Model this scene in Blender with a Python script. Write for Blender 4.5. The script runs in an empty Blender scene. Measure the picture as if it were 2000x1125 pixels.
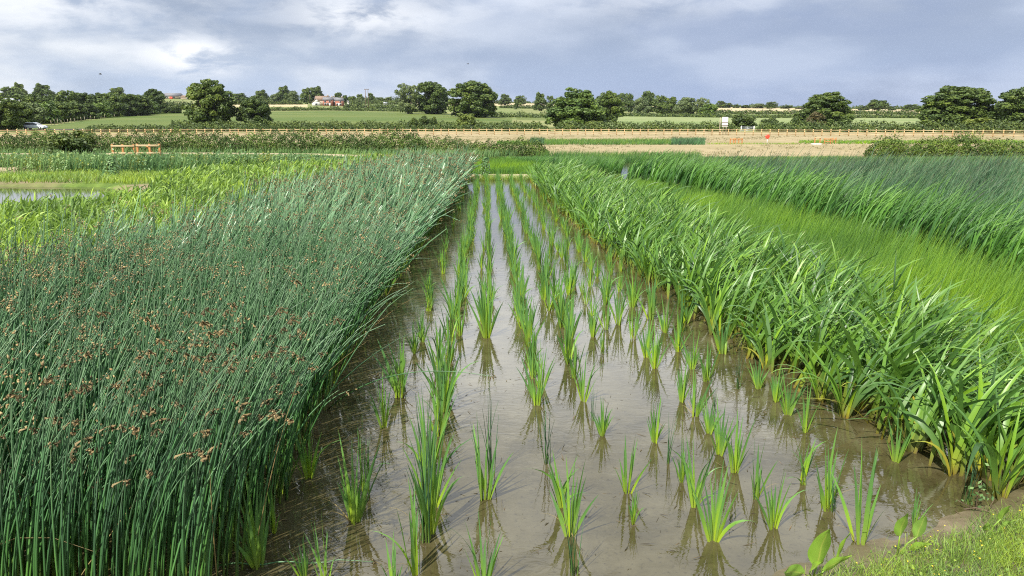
import bpy, math, random
import numpy as np
from mathutils import Vector
rng = np.random.default_rng(7)
random.seed(7)
PI = math.pi
C = bpy.context.scene.collection

# ------------------------------------------------------------------ camera frame (used to measure the place)
H, F, YH, VX = 2.5, 1483.0, 238.0, 955.0
TH = math.atan((562.5 - YH) / F)
YAW = math.atan((1000 - VX) / (F * math.cos(TH)))
cyw, syw = math.cos(YAW), math.sin(YAW)
FW = np.array([syw * math.cos(TH), cyw * math.cos(TH), -math.sin(TH)])
RT = np.array([cyw, -syw, 0.0])
UP = np.array([syw * math.sin(TH), cyw * math.sin(TH), math.cos(TH)])


def ray(px, py):
    return FW + (px - 1000) / F * RT + (562.5 - py) / F * UP


def on(px, py, z=0.0):            # ground point at height z seen at a place of the photograph
    d = ray(px, py)
    t = (z - H) / d[2]
    return np.array([d[0] * t, d[1] * t, z])


def at(px, py, dist):             # point at a horizontal distance
    d = ray(px, py)
    t = dist / math.hypot(d[0], d[1])
    return np.array([d[0] * t, d[1] * t, H + d[2] * t])


def azim(px):                     # azimuth (from +Y towards +X) of a photo column near the horizon
    d = ray(px, YH)
    return math.atan2(d[0], d[1])


# ------------------------------------------------------------------ objects
def tag(o, label=None, cat=None, group=None, kind=None):
    if label: o['label'] = label
    if cat: o['category'] = cat
    if group: o['group'] = group
    if kind: o['kind'] = kind
    return o


def link(name, data, parent=None, loc=None):
    o = bpy.data.objects.new(name, data)
    C.objects.link(o)
    if parent is not None: o.parent = parent
    if loc is not None: o.location = [float(v) for v in loc]
    return o


def thing(name, loc, label, cat, group=None, rz=0.0):
    o = link(name, None, None, loc)
    o.empty_display_size = 0.2
    o.rotation_euler = (0, 0, rz)
    return tag(o, label, cat, group)


def mesh(name, V, Fq, mat, attrs=None, smooth=False):
    V = np.asarray(V, dtype=np.float32)
    me = bpy.data.meshes.new(name)
    me.vertices.add(len(V))
    me.vertices.foreach_set('co', V.ravel())
    if isinstance(Fq, np.ndarray):
        k = Fq.shape[1]; n = len(Fq)
        me.loops.add(n * k)
        me.loops.foreach_set('vertex_index', Fq.astype(np.int32).ravel())
        me.polygons.add(n)
        me.polygons.foreach_set('loop_start', np.arange(0, n * k, k, dtype=np.int32))
        me.polygons.foreach_set('loop_total', np.full(n, k, dtype=np.int32))
    else:
        tot = np.array([len(f) for f in Fq], dtype=np.int32)
        me.loops.add(int(tot.sum()))
        me.loops.foreach_set('vertex_index', np.concatenate([np.array(f, dtype=np.int32) for f in Fq]))
        me.polygons.add(len(tot))
        me.polygons.foreach_set('loop_start', np.concatenate([[0], np.cumsum(tot)[:-1]]).astype(np.int32))
        me.polygons.foreach_set('loop_total', tot)
    for k, a in (attrs or {}).items():
        at_ = me.attributes.new(k, 'FLOAT', 'POINT')
        at_.data.foreach_set('value', np.asarray(a, dtype=np.float32))
    if smooth:
        me.polygons.foreach_set('use_smooth', np.ones(len(me.polygons), dtype=bool))
    me.update(calc_edges=True)
    if mat is not None: me.materials.append(mat)
    return me


def copy_tree(o, name=None):
    c = o.copy(); C.objects.link(c)
    for ch in o.children:
        d = ch.copy(); C.objects.link(d); d.parent = c
        for g in ch.children:
            e = g.copy(); C.objects.link(e); e.parent = d
    return c


# ------------------------------------------------------------------ simple solids
class MB:
    def __init__(s): s.v = []; s.f = []

    def add(s, V, Fs):
        n = len(s.v); s.v += [tuple(float(a) for a in p) for p in V]; s.f += [[i + n for i in f] for f in Fs]; return s

    def box(s, c, d, rz=0.0, tilt=0.0):
        x, y, z = (a / 2 for a in d)
        P = []
        for dx, dy, dz in ((-x, -y, -z), (x, -y, -z), (x, y, -z), (-x, y, -z), (-x, -y, z), (x, -y, z), (x, y, z), (-x, y, z)):
            ax = dx * math.cos(tilt) + dz * math.sin(tilt); az = -dx * math.sin(tilt) + dz * math.cos(tilt)
            P.append((c[0] + ax * math.cos(rz) - dy * math.sin(rz), c[1] + ax * math.sin(rz) + dy * math.cos(rz), c[2] + az))
        return s.add(P, [(0, 3, 2, 1), (4, 5, 6, 7), (0, 1, 5, 4), (1, 2, 6, 5), (2, 3, 7, 6), (3, 0, 4, 7)])

    def tube(s, pts, rad, k=7):
        pts = [Vector(p) for p in pts]; V = []; n = len(pts)
        for i, p in enumerate(pts):
            t = (pts[min(i + 1, n - 1)] - pts[max(i - 1, 0)]).normalized()
            a = t.orthogonal().normalized(); b = t.cross(a)
            for j in range(k):
                q = 2 * PI * j / k
                V.append(p + (a * math.cos(q) + b * math.sin(q)) * rad[i])
        Fs = [(i * k + j, i * k + (j + 1) % k, (i + 1) * k + (j + 1) % k, (i + 1) * k + j) for i in range(n - 1) for j in range(k)]
        Fs += [tuple(range(k))[::-1], tuple(range((n - 1) * k, n * k))]
        return s.add(V, Fs)

    def prism(s, poly, y0, y1):      # polygon in x,z pushed along y
        n = len(poly)
        V = [(p[0], y0, p[1]) for p in poly] + [(p[0], y1, p[1]) for p in poly]
        Fs = [(i, (i + 1) % n, n + (i + 1) % n, n + i) for i in range(n)] + [tuple(range(n))[::-1], tuple(range(n, 2 * n))]
        return s.add(V, Fs)

    def build(s, name, mat, parent=None, loc=None, bevel=0.0, smooth=False):
        o = link(name, mesh(name, s.v, s.f, mat, smooth=smooth), parent, loc)
        if bevel:
            m = o.modifiers.new('bevel', 'BEVEL'); m.width = bevel; m.segments = 2; m.limit_method = 'ANGLE'
        return o


# ------------------------------------------------------------------ materials
def newmat(name):
    m = bpy.data.materials.new(name); m.use_nodes = True
    nt = m.node_tree; nt.nodes.clear()
    return m, nt


def N(nt, typ, **kw):
    n = nt.nodes.new(typ)
    for k, v in kw.items():
        if k in n.inputs.keys() if isinstance(k, str) else False: n.inputs[k].default_value = v
        else: setattr(n, k, v)
    return n


def ramp(nt, stops, fac=None):
    r = nt.nodes.new('ShaderNodeValToRGB')
    el = r.color_ramp.elements
    while len(el) < len(stops): el.new(0.5)
    for e, (p, c) in zip(el, stops):
        e.position = p; e.color = (*c, 1)
    if fac is not None: nt.links.new(fac, r.inputs[0])
    return r


def leaf_mat(name, stops, val=(0.6, 1.4), hue=0.03, rough=0.45, spec=0.4, transl=0.3, sat=(0.9, 1.1)):
    m, nt = newmat(name); L = nt.links.new
    out = nt.nodes.new('ShaderNodeOutputMaterial')
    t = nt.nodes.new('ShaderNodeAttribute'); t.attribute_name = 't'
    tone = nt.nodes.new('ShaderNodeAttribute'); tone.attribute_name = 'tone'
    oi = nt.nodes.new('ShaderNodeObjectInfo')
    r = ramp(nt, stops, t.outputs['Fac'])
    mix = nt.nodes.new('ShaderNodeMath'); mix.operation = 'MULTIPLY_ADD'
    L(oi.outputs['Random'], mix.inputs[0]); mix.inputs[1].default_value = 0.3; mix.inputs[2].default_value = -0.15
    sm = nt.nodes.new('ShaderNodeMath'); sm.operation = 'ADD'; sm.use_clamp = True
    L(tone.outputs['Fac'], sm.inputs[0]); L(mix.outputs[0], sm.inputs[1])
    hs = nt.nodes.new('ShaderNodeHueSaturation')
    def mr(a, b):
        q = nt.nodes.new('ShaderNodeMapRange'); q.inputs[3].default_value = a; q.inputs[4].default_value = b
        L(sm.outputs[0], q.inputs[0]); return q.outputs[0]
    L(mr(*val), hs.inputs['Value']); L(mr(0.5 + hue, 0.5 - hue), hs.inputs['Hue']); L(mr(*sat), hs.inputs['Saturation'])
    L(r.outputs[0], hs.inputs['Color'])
    b = nt.nodes.new('ShaderNodeBsdfPrincipled')
    b.inputs['Roughness'].default_value = rough; b.inputs['Specular IOR Level'].default_value = spec
    L(hs.outputs[0], b.inputs['Base Color'])
    tr = nt.nodes.new('ShaderNodeBsdfTranslucent'); L(hs.outputs[0], tr.inputs['Color'])
    ms = nt.nodes.new('ShaderNodeMixShader'); ms.inputs[0].default_value = transl
    L(b.outputs[0], ms.inputs[1]); L(tr.outputs[0], ms.inputs[2]); L(ms.outputs[0], out.inputs[0])
    return m


def noise_mat(name, c1, c2, scale=3.0, rough=0.85, spec=0.2, detail=6, bump=0.0, c3=None, scale3=0.3, stretch=(1, 1, 1), bscale=None, coord='Object', thr=(0.35, 0.65)):
    m, nt = newmat(name); L = nt.links.new
    out = nt.nodes.new('ShaderNodeOutputMaterial'); b = nt.nodes.new('ShaderNodeBsdfPrincipled')
    tc = nt.nodes.new('ShaderNodeTexCoord'); mp = nt.nodes.new('ShaderNodeMapping')
    mp.inputs['Scale'].default_value = stretch
    L(tc.outputs[coord], mp.inputs[0])
    n1 = nt.nodes.new('ShaderNodeTexNoise'); n1.inputs['Scale'].default_value = scale; n1.inputs['Detail'].default_value = detail; n1.inputs['Roughness'].default_value = 0.65
    L(mp.outputs[0], n1.inputs[0])
    r = ramp(nt, [(thr[0], c1), (thr[1], c2)], n1.outputs[0]); col = r.outputs[0]
    if c3 is not None:
        n3 = nt.nodes.new('ShaderNodeTexNoise'); n3.inputs['Scale'].default_value = scale3; n3.inputs['Detail'].default_value = 4
        L(mp.outputs[0], n3.inputs[0])
        r3 = ramp(nt, [(0.42, (0, 0, 0)), (0.62, (1, 1, 1))], n3.outputs[0])
        mx = nt.nodes.new('ShaderNodeMix'); mx.data_type = 'RGBA'
        L(r3.outputs[0], mx.inputs['Factor']); L(col, mx.inputs['A']); mx.inputs['B'].default_value = (*c3, 1)
        col = mx.outputs['Result']
    L(col, b.inputs['Base Color'])
    b.inputs['Roughness'].default_value = rough; b.inputs['Specular IOR Level'].default_value = spec
    if bump:
        nb = nt.nodes.new('ShaderNodeTexNoise'); nb.inputs['Scale'].default_value = bscale or scale * 3; nb.inputs['Detail'].default_value = 6
        L(mp.outputs[0], nb.inputs[0])
        bp = nt.nodes.new('ShaderNodeBump'); bp.inputs['Strength'].default_value = 1.0; bp.inputs['Distance'].default_value = bump
        L(nb.outputs[0], bp.inputs['Height']); L(bp.outputs[0], b.inputs['Normal'])
    L(b.outputs[0], out.inputs[0])
    return m


M = {}
M['rush'] = leaf_mat('rush_stem', [(0.0, (0.14, 0.21, 0.035)), (0.22, (0.057, 0.155, 0.035)), (0.6, (0.069, 0.172, 0.072)), (1.0, (0.145, 0.235, 0.13))], val=(0.42, 1.7), hue=0.02, rough=0.36, spec=0.45, transl=0.08)
M['rush_head'] = leaf_mat('rush_head', [(0.0, (0.16, 0.115, 0.055)), (1.0, (0.38, 0.30, 0.155))], val=(0.4, 1.7), hue=0.01, rough=0.8, spec=0.1, transl=0.1)
M['young'] = leaf_mat('young_leaf', [(0.0, (0.30, 0.40, 0.045)), (0.24, (0.23, 0.39, 0.05)), (0.52, (0.135, 0.295, 0.06)), (0.93, (0.12, 0.26, 0.075)), (1.0, (0.17, 0.16, 0.06))], val=(0.65, 1.35), hue=0.02, rough=0.4, spec=0.4, transl=0.3)
M['flag'] = leaf_mat('flag_leaf', [(0.0, (0.22, 0.18, 0.04)), (0.10, (0.22, 0.28, 0.045)), (0.26, (0.14, 0.275, 0.038)), (0.7, (0.125, 0.27, 0.042)), (0.93, (0.19, 0.35, 0.085)), (1.0, (0.20, 0.20, 0.07))], val=(0.42, 1.5), hue=0.025, rough=0.38, spec=0.45, transl=0.3)
M['dry'] = leaf_mat('dry_leaf', [(0.0, (0.33, 0.26, 0.11)), (1.0, (0.42, 0.34, 0.17))], val=(0.6, 1.2), hue=0.01, rough=0.8, spec=0.1)
M['yellow_leaf'] = leaf_mat('yellow_leaf', [(0.0, (0.42, 0.36, 0.05)), (1.0, (0.36, 0.40, 0.07))], val=(0.8, 1.2), hue=0.01)
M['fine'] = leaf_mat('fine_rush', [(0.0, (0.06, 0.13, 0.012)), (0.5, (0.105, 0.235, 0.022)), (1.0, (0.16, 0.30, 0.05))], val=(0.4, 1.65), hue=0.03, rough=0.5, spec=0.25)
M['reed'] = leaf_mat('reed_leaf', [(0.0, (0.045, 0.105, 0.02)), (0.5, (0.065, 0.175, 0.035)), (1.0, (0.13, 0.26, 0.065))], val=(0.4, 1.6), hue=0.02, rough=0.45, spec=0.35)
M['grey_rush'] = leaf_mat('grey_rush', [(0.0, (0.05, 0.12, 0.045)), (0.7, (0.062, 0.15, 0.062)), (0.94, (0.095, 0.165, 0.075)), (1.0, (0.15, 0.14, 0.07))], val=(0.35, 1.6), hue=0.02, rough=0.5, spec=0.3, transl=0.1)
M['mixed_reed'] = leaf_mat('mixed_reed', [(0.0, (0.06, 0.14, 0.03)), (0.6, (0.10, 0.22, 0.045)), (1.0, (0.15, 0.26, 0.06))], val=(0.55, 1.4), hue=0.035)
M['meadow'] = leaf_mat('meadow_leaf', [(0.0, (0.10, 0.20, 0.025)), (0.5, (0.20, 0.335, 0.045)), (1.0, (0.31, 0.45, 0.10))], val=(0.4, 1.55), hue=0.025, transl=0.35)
M['weed'] = leaf_mat('weed_leaf', [(0.0, (0.11, 0.21, 0.065)), (1.0, (0.21, 0.34, 0.12))], val=(0.55, 1.6), hue=0.035, sat=(1.0, 1.0))
M['litter'] = leaf_mat('leaf_litter', [(0.0, (0.07, 0.05, 0.025)), (1.0, (0.20, 0.15, 0.08))], val=(0.3, 1.6), hue=0.02, rough=0.7, spec=0.2, transl=0.0)
M['dull_weed'] = leaf_mat('dull_weed_leaf', [(0.0, (0.16, 0.15, 0.06)), (1.0, (0.22, 0.21, 0.09))], val=(0.5, 1.5), hue=0.05, rough=0.8, spec=0.1)
M['yellow_weed'] = leaf_mat('yellow_weed_leaf', [(0.0, (0.17, 0.23, 0.035)), (1.0, (0.30, 0.34, 0.06))], val=(0.6, 1.4), hue=0.03)
M['reed_pale'] = leaf_mat('pale_reed_leaf', [(0.0, (0.09, 0.19, 0.05)), (1.0, (0.20, 0.33, 0.12))], val=(0.6, 1.4), hue=0.035)
M['grass'] = leaf_mat('grass_blade', [(0.0, (0.18, 0.27, 0.04)), (1.0, (0.27, 0.42, 0.075))], val=(0.55, 1.4), hue=0.03)
M['plantain'] = leaf_mat('plantain_leaf', [(0.0, (0.44, 0.52, 0.10)), (0.12, (0.27, 0.43, 0.06)), (1.0, (0.22, 0.38, 0.05))], val=(0.85, 1.15), hue=0.01, rough=0.4, transl=0.15)
M['oak'] = leaf_mat('oak_leaf', [(0.0, (0.082, 0.128, 0.026)), (1.0, (0.112, 0.16, 0.04))], val=(0.55, 1.5), hue=0.025, rough=0.5, spec=0.3, transl=0.2)
M['ash'] = leaf_mat('ash_leaf', [(0.0, (0.15, 0.20, 0.07)), (1.0, (0.19, 0.24, 0.095))], val=(0.55, 1.4), hue=0.025, rough=0.5, spec=0.3, transl=0.2)
M['field_tree'] = leaf_mat('field_tree_leaf', [(0.0, (0.11, 0.18, 0.034)), (1.0, (0.15, 0.22, 0.052))], val=(0.55, 1.5), hue=0.025, rough=0.5, spec=0.3, transl=0.2)
M['hedge'] = leaf_mat('hedge_leaf', [(0.0, (0.082, 0.135, 0.026)), (1.0, (0.13, 0.19, 0.05))], val=(0.55, 1.45), hue=0.022, rough=0.6, spec=0.15, transl=0.2)
M['far_hedge'] = leaf_mat('far_hedge_leaf', [(0.0, (0.07, 0.11, 0.025)), (1.0, (0.12, 0.17, 0.045))], val=(0.5, 1.4), hue=0.025, rough=0.5, spec=0.3, transl=0.2)
M['brown_bush'] = leaf_mat('brown_bush_leaf', [(0.0, (0.12, 0.10, 0.045)), (1.0, (0.16, 0.14, 0.06))], val=(0.6, 1.3), hue=0.02, rough=0.6, spec=0.2, transl=0.2)
M['pale_bush'] = leaf_mat('pale_bush_leaf', [(0.0, (0.15, 0.20, 0.04)), (1.0, (0.20, 0.25, 0.06))], val=(0.6, 1.3), hue=0.02, rough=0.5, spec=0.2, transl=0.2)
M['lime_bush'] = leaf_mat('lime_bush_leaf', [(0.0, (0.15, 0.25, 0.02)), (1.0, (0.2, 0.3, 0.03))], val=(0.7, 1.3), hue=0.02, rough=0.5, spec=0.2, transl=0.25)
M['bark'] = noise_mat('bark', (0.06, 0.05, 0.035), (0.13, 0.11, 0.085), 6, 0.9, bump=0.02, stretch=(1, 1, .3))
M['twig'] = noise_mat('twig', (0.09, 0.065, 0.04), (0.16, 0.12, 0.08), 20, 0.9)
M['pine'] = noise_mat('new_timber', (0.50, 0.39, 0.22), (0.62, 0.49, 0.30), 3, 0.75, stretch=(1, 1, .2), c3=(0.44, 0.32, 0.17), scale3=0.7)
M['post_wood'] = noise_mat('post_timber', (0.52, 0.34, 0.15), (0.66, 0.45, 0.22), 3, 0.75)
M['orange_wood'] = noise_mat('orange_timber', (0.42, 0.19, 0.07), (0.55, 0.27, 0.10), 4, 0.75)
M['old_wood'] = noise_mat('old_timber', (0.30, 0.25, 0.18), (0.45, 0.39, 0.29), 5, 0.85)
M['pole_wood'] = noise_mat('pole_timber', (0.13, 0.09, 0.06), (0.20, 0.14, 0.10), 3, 0.85)
M['concrete'] = noise_mat('concrete', (0.50, 0.48, 0.44), (0.65, 0.63, 0.58), 6, 0.8, bump=0.01)
M['earth'] = noise_mat('dry_earth', (0.27, 0.215, 0.115), (0.42, 0.34, 0.19), 0.9, 0.95, bump=0.12, bscale=1.6, c3=(0.29, 0.24, 0.12), scale3=0.06, detail=12, stretch=(.6, 1, 1))
M['path'] = noise_mat('path_earth', (0.33, 0.27, 0.16), (0.50, 0.42, 0.27), 2.5, 0.95, bump=0.02)
M['dry_grass'] = noise_mat('dry_grassland', (0.17, 0.19, 0.06), (0.28, 0.27, 0.11), 0.15, 0.95, c3=(0.14, 0.19, 0.05), scale3=0.02, detail=9)
M['green_field'] = noise_mat('green_field', (0.066, 0.11, 0.016), (0.105, 0.15, 0.026), 0.35, 0.9, c3=(0.125, 0.155, 0.033), scale3=0.03, detail=10, stretch=(.35, 1, 1))
M['pale_field'] = noise_mat('pale_field', (0.19, 0.235, 0.085), (0.27, 0.30, 0.125), 0.3, 0.95, c3=(0.17, 0.23, 0.07), scale3=0.03, detail=9, stretch=(.3, 1, 1))
M['stubble'] = noise_mat('stubble_field', (0.42, 0.34, 0.19), (0.52, 0.43, 0.25), 0.2, 0.95, detail=8, stretch=(.3, 1, 1))
M['asphalt'] = noise_mat('asphalt', (0.05, 0.05, 0.048), (0.075, 0.073, 0.07), 3, 0.9)
M['meadow_ground'] = noise_mat('meadow_ground', (0.07, 0.12, 0.02), (0.15, 0.22, 0.04), 1.5, 0.95, c3=(0.26, 0.20, 0.12), scale3=0.25, bump=0.03)
M['mud'] = noise_mat('wet_mud', (0.15, 0.115, 0.065), (0.26, 0.205, 0.13), 5, 0.55, spec=0.4, bump=0.015, bscale=14, c3=(0.12, 0.10, 0.05), scale3=1.2, detail=8)


def water_mat(name, deep=False):
    m, nt = newmat(name); L = nt.links.new
    out = nt.nodes.new('ShaderNodeOutputMaterial'); b = nt.nodes.new('ShaderNodeBsdfPrincipled')
    tc = nt.nodes.new('ShaderNodeTexCoord')
    n1 = nt.nodes.new('ShaderNodeTexNoise'); n1.inputs['Scale'].default_value = 2.2; n1.inputs['Detail'].default_value = 8; n1.inputs['Roughness'].default_value = 0.62
    n2 = nt.nodes.new('ShaderNodeTexNoise'); n2.inputs['Scale'].default_value = 34; n2.inputs['Detail'].default_value = 4
    L(tc.outputs['Object'], n1.inputs[0]); L(tc.outputs['Object'], n2.inputs[0])
    if deep:
        r = ramp(nt, [(0.3, (0.05, 0.05, 0.025)), (0.7, (0.07, 0.07, 0.035))], n1.outputs[0]); col = r.outputs[0]
    else:
        r = ramp(nt, [(0.30, (0.040, 0.034, 0.013)), (0.5, (0.072, 0.061, 0.026)), (0.70, (0.108, 0.094, 0.047))], n1.outputs[0])
        r2 = ramp(nt, [(0.30, (0.45, 0.43, 0.38)), (0.44, (1, 1, 1)), (0.66, (1.0, 1.0, 1.0)), (0.74, (1.2, 1.18, 1.1))], n2.outputs[0])
        mx = nt.nodes.new('ShaderNodeMix'); mx.data_type = 'RGBA'; mx.blend_type = 'MULTIPLY'; mx.inputs['Factor'].default_value = 0.7
        L(r.outputs[0], mx.inputs['A']); L(r2.outputs[0], mx.inputs['B']); col = mx.outputs['Result']
    L(col, b.inputs['Base Color'])
    b.inputs['Roughness'].default_value = 0.012; b.inputs['IOR'].default_value = 1.5; b.inputs['Specular IOR Level'].default_value = 0.5
    w = nt.nodes.new('ShaderNodeTexNoise'); w.inputs['Scale'].default_value = 9; w.inputs['Detail'].default_value = 3; w.inputs['Roughness'].default_value = 0.55; w.inputs['Distortion'].default_value = 0.6
    mp = nt.nodes.new('ShaderNodeMapping'); mp.inputs['Scale'].default_value = (0.8, 1.5, 1); mp.inputs['Rotation'].default_value = (0, 0, 0.35)
    L(tc.outputs['Object'], mp.inputs[0]); L(mp.outputs[0], w.inputs[0])
    bp = nt.nodes.new('ShaderNodeBump'); bp.inputs['Strength'].default_value = 1.0; bp.inputs['Distance'].default_value = 0.0004 if deep else 0.0016
    L(w.outputs[0], bp.inputs['Height']); L(bp.outputs[0], b.inputs['Normal'])
    L(b.outputs[0], out.inputs[0])
    return m


M['water'] = water_mat('shallow_water')
M['pond'] = water_mat('pond_water', True)


def plain(name, c, rough=0.5, metal=0.0, spec=0.5, var=0.12, scale=8):
    m = noise_mat(name, tuple(a * (1 - var) for a in c), tuple(min(1, a * (1 + var)) for a in c), scale, rough, spec)
    m.node_tree.nodes['Principled BSDF'].inputs['Metallic'].default_value = metal
    return m


M['white_paint'] = plain('white_paint', (0.75, 0.75, 0.74), 0.5, var=0.05)
M['car_paint'] = plain('car_paint', (0.62, 0.66, 0.72), 0.25, var=0.02)
M['car_glass'] = plain('car_glass', (0.03, 0.035, 0.04), 0.08, var=0.02)
M['tyre'] = plain('tyre', (0.025, 0.025, 0.025), 0.85)
M['rim'] = plain('rim', (0.45, 0.45, 0.47), 0.35, metal=0.7)
M['red'] = plain('red_paint', (0.75, 0.07, 0.035), 0.5, var=0.08)
M['brick'] = noise_mat('red_brick', (0.33, 0.13, 0.09), (0.45, 0.21, 0.15), 2, 0.9)
M['render'] = plain('white_render', (0.70, 0.67, 0.62), 0.85, var=0.06)
M['stone_wall'] = noise_mat('stone_wall', (0.34, 0.27, 0.20), (0.46, 0.38, 0.29), 2, 0.9)
M['brown_roof'] = noise_mat('brown_roof', (0.20, 0.14, 0.10), (0.32, 0.23, 0.17), 1.5, 0.9)
M['slate'] = noise_mat('slate_roof', (0.16, 0.16, 0.17), (0.25, 0.25, 0.26), 1.5, 0.7)
M['window'] = plain('window_glass', (0.04, 0.05, 0.06), 0.1, var=0.02)
M['metal'] = plain('galvanised', (0.48, 0.50, 0.52), 0.4, metal=0.6)
M['bird'] = plain('bird', (0.05, 0.05, 0.055), 0.8)
M['flower'] = plain('yellow_petal', (0.75, 0.55, 0.04), 0.6)


# ------------------------------------------------------------------ blades, stems, leaf clumps
def sword(t): return np.clip(np.minimum(0.62 + 1.6 * t, (1 - t) ** 0.75 * 1.55), 0.03, 1)
def hair(t): return np.clip(1.05 - t * 0.9, 0.1, 1)
def willow(t): return np.clip(np.sin(np.clip(t * 0.97 + 0.03, 0, 1) * PI) ** 0.8, 0.06, 1)
def stemprof(t): return np.clip(1 - 0.72 * t ** 1.6, 0.12, 1)


def blades(base, Ln, az, lean, curve, W, face, S, prof, tone, power=1.5, kind='flat', twist=None, fold=0.0):
    n = len(base); t = np.linspace(0, 1, S + 1)
    tm = (t[1:] + t[:-1]) / 2
    ph = lean[:, None] + curve[:, None] * tm[None] ** power
    ds = (Ln / S)[:, None]
    r = np.concatenate([np.zeros((n, 1)), np.cumsum(np.sin(ph) * ds, 1)], 1)
    z = np.concatenate([np.zeros((n, 1)), np.cumsum(np.cos(ph) * ds, 1)], 1)
    pos = base[:, None, :] + np.stack([r * np.sin(az)[:, None], r * np.cos(az)[:, None], z], 2)
    fa = face[:, None] + (twist[:, None] * t[None] if twist is not None else 0 * t[None])
    wv = np.stack([np.cos(fa), np.sin(fa), 0 * fa], 2)
    hw = (W[:, None] * prof(t)[None] / 2)[:, :, None]
    pf = np.concatenate([ph, ph[:, -1:]], 1)
    tg = np.stack([np.sin(pf) * np.sin(az)[:, None], np.sin(pf) * np.cos(az)[:, None], np.cos(pf)], 2)
    wv = wv - (wv * tg).sum(2, keepdims=True) * tg
    wv /= np.linalg.norm(wv, axis=2, keepdims=True) + 1e-6
    nv = np.cross(tg, wv)
    if kind == 'flat':
        if fold:
            rows = [pos - wv * hw, pos + nv * hw * fold, pos + wv * hw]; k = 3; closed = False
        else:
            rows = [pos - wv * hw, pos + wv * hw]; k = 2; closed = False
    else:
        k = 3; closed = True
        rows = [pos + hw * (wv * math.cos(a) + nv * math.sin(a)) for a in (0, 2 * PI / 3, 4 * PI / 3)]
    V = np.stack(rows, 2).reshape(-1, 3)             # n, S+1, k
    i = np.arange(n)[:, None, None] * ((S + 1) * k); s = np.arange(S)[None, :, None] * k
    js = np.arange(k if closed else k - 1)[None, None, :]
    a = i + s + js; b = i + s + (js + 1) % k
    Fq = np.stack([a, b, b + k, a + k], 3).reshape(-1, 4)
    T = np.broadcast_to(t[None, :, None], (n, S + 1, k)).ravel()
    O = np.broadcast_to(tone[:, None, None], (n, S + 1, k)).ravel()
    return V, Fq, T, O, pos[:, -1], tg[:, -1]


def merge(parts):
    V, Fq, T, O = [], [], [], []; o = 0
    for p in parts:
        V.append(p[0]); Fq.append(p[1] + o); T.append(p[2]); O.append(p[3]); o += len(p[0])
    return np.concatenate(V), np.concatenate(Fq), np.concatenate(T), np.concatenate(O)


def bmesh_(name, p, mat, smooth=True):
    return mesh(name, p[0], p[1], mat, {'t': p[2], 'tone': p[3]}, smooth)


def U(a, b, n): return rng.uniform(a, b, n)
def G(m, s, n): return rng.normal(m, s, n)


def cards(c, nrm, size, tone, tval=None, aspect=1.0):     # pointed leaf quads
    n = len(c)
    r = rng.normal(size=(n, 3)); a = np.cross(nrm, r); a /= np.linalg.norm(a, axis=1, keepdims=True) + 1e-9
    b = np.cross(nrm, a); b /= np.linalg.norm(b, axis=1, keepdims=True) + 1e-9
    s = size[:, None]
    V = np.stack([c - a * s, c - b * s * 0.62 * aspect + a * s * .1, c + a * s, c + b * s * 0.62 * aspect + a * s * .1], 1).reshape(-1, 3)
    Fq = np.arange(4 * n).reshape(n, 4)
    tv = U(0, 1, n) if tval is None else tval
    return V, Fq, np.repeat(tv, 4), np.repeat(tone, 4)


def heads(tips, n_sp=7, spread=0.035, size=0.0085, stalk=False):       # drooping brown spikelet clusters
    n = len(tips)
    c = np.repeat(tips, n_sp, 0) + rng.normal(size=(n * n_sp, 3)) * spread * np.array([1, 1, .75]) + np.array([0.012, 0, -0.012])
    tone = np.clip(np.repeat(U(0.1, 0.9, n), n_sp) + G(0, .18, n * n_sp), 0, 1)
    k = len(c)
    dr = rng.normal(size=(k, 3)) + np.array([0.5, 0, -0.4]); dr /= np.linalg.norm(dr, axis=1, keepdims=True)
    o = np.cross(dr, np.array([0.3, 0.9, 0.1])); o /= np.linalg.norm(o, axis=1, keepdims=True); o2 = np.cross(dr, o)
    s = (size * U(.7, 1.4, k))[:, None]
    V = np.stack([c - dr * s * 1.9, c + o * s, c + o2 * s, c - o * s, c - o2 * s, c + dr * s * 1.9], 1).reshape(-1, 3)
    f = np.array([[0, 2, 1], [0, 3, 2], [0, 4, 3], [0, 1, 4], [5, 1, 2], [5, 2, 3], [5, 3, 4], [5, 4, 1]])
    Fq = (np.arange(k)[:, None, None] * 6 + f[None]).reshape(-1, 3)
    T = np.repeat(U(0, 1, k), 6); O = np.repeat(tone, 6)
    if stalk:                            # every spikelet hangs on its own fine stalk from the stem tip
        V = np.concatenate([V, tips]); T = np.append(T, np.zeros(n)); O = np.append(O, np.full(n, .5))
        ti = 6 * k + np.repeat(np.arange(n), n_sp)
        Fq = np.concatenate([Fq, np.stack([ti, np.arange(k) * 6, np.arange(k) * 6 + 1], 1), np.stack([ti, np.arange(k) * 6, np.arange(k) * 6 + 2], 1)])
    return V, Fq, T, O


def inpoly(P, poly):
    x, y = P[:, 0], P[:, 1]; c = np.zeros(len(P), bool); j = len(poly) - 1
    for i in range(len(poly)):
        xi, yi = poly[i]; xj, yj = poly[j]
        c ^= ((yi > y) != (yj > y)) & (x < (xj - xi) * (y - yi) / (yj - yi + 1e-12) + xi)
        j = i
    return c


def scatter(poly, dens, z=0.0):       # dens: points per m2, a number or a function of (x, y)
    a = np.array(poly); lo, hi = a.min(0), a.max(0)
    dm = dens if not callable(dens) else None
    top = dm if dm is not None else dens.top
    n = int(top * (hi[0] - lo[0]) * (hi[1] - lo[1]))
    P = np.stack([U(lo[0], hi[0], n), U(lo[1], hi[1], n)], 1)
    P = P[inpoly(P, poly)]
    if dm is None: P = P[rng.uniform(size=len(P)) < dens(P[:, 0], P[:, 1]) / top]
    zz = z(P[:, 0], P[:, 1]) if callable(z) else np.full(len(P), z)
    return np.column_stack([P, zz])


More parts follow.
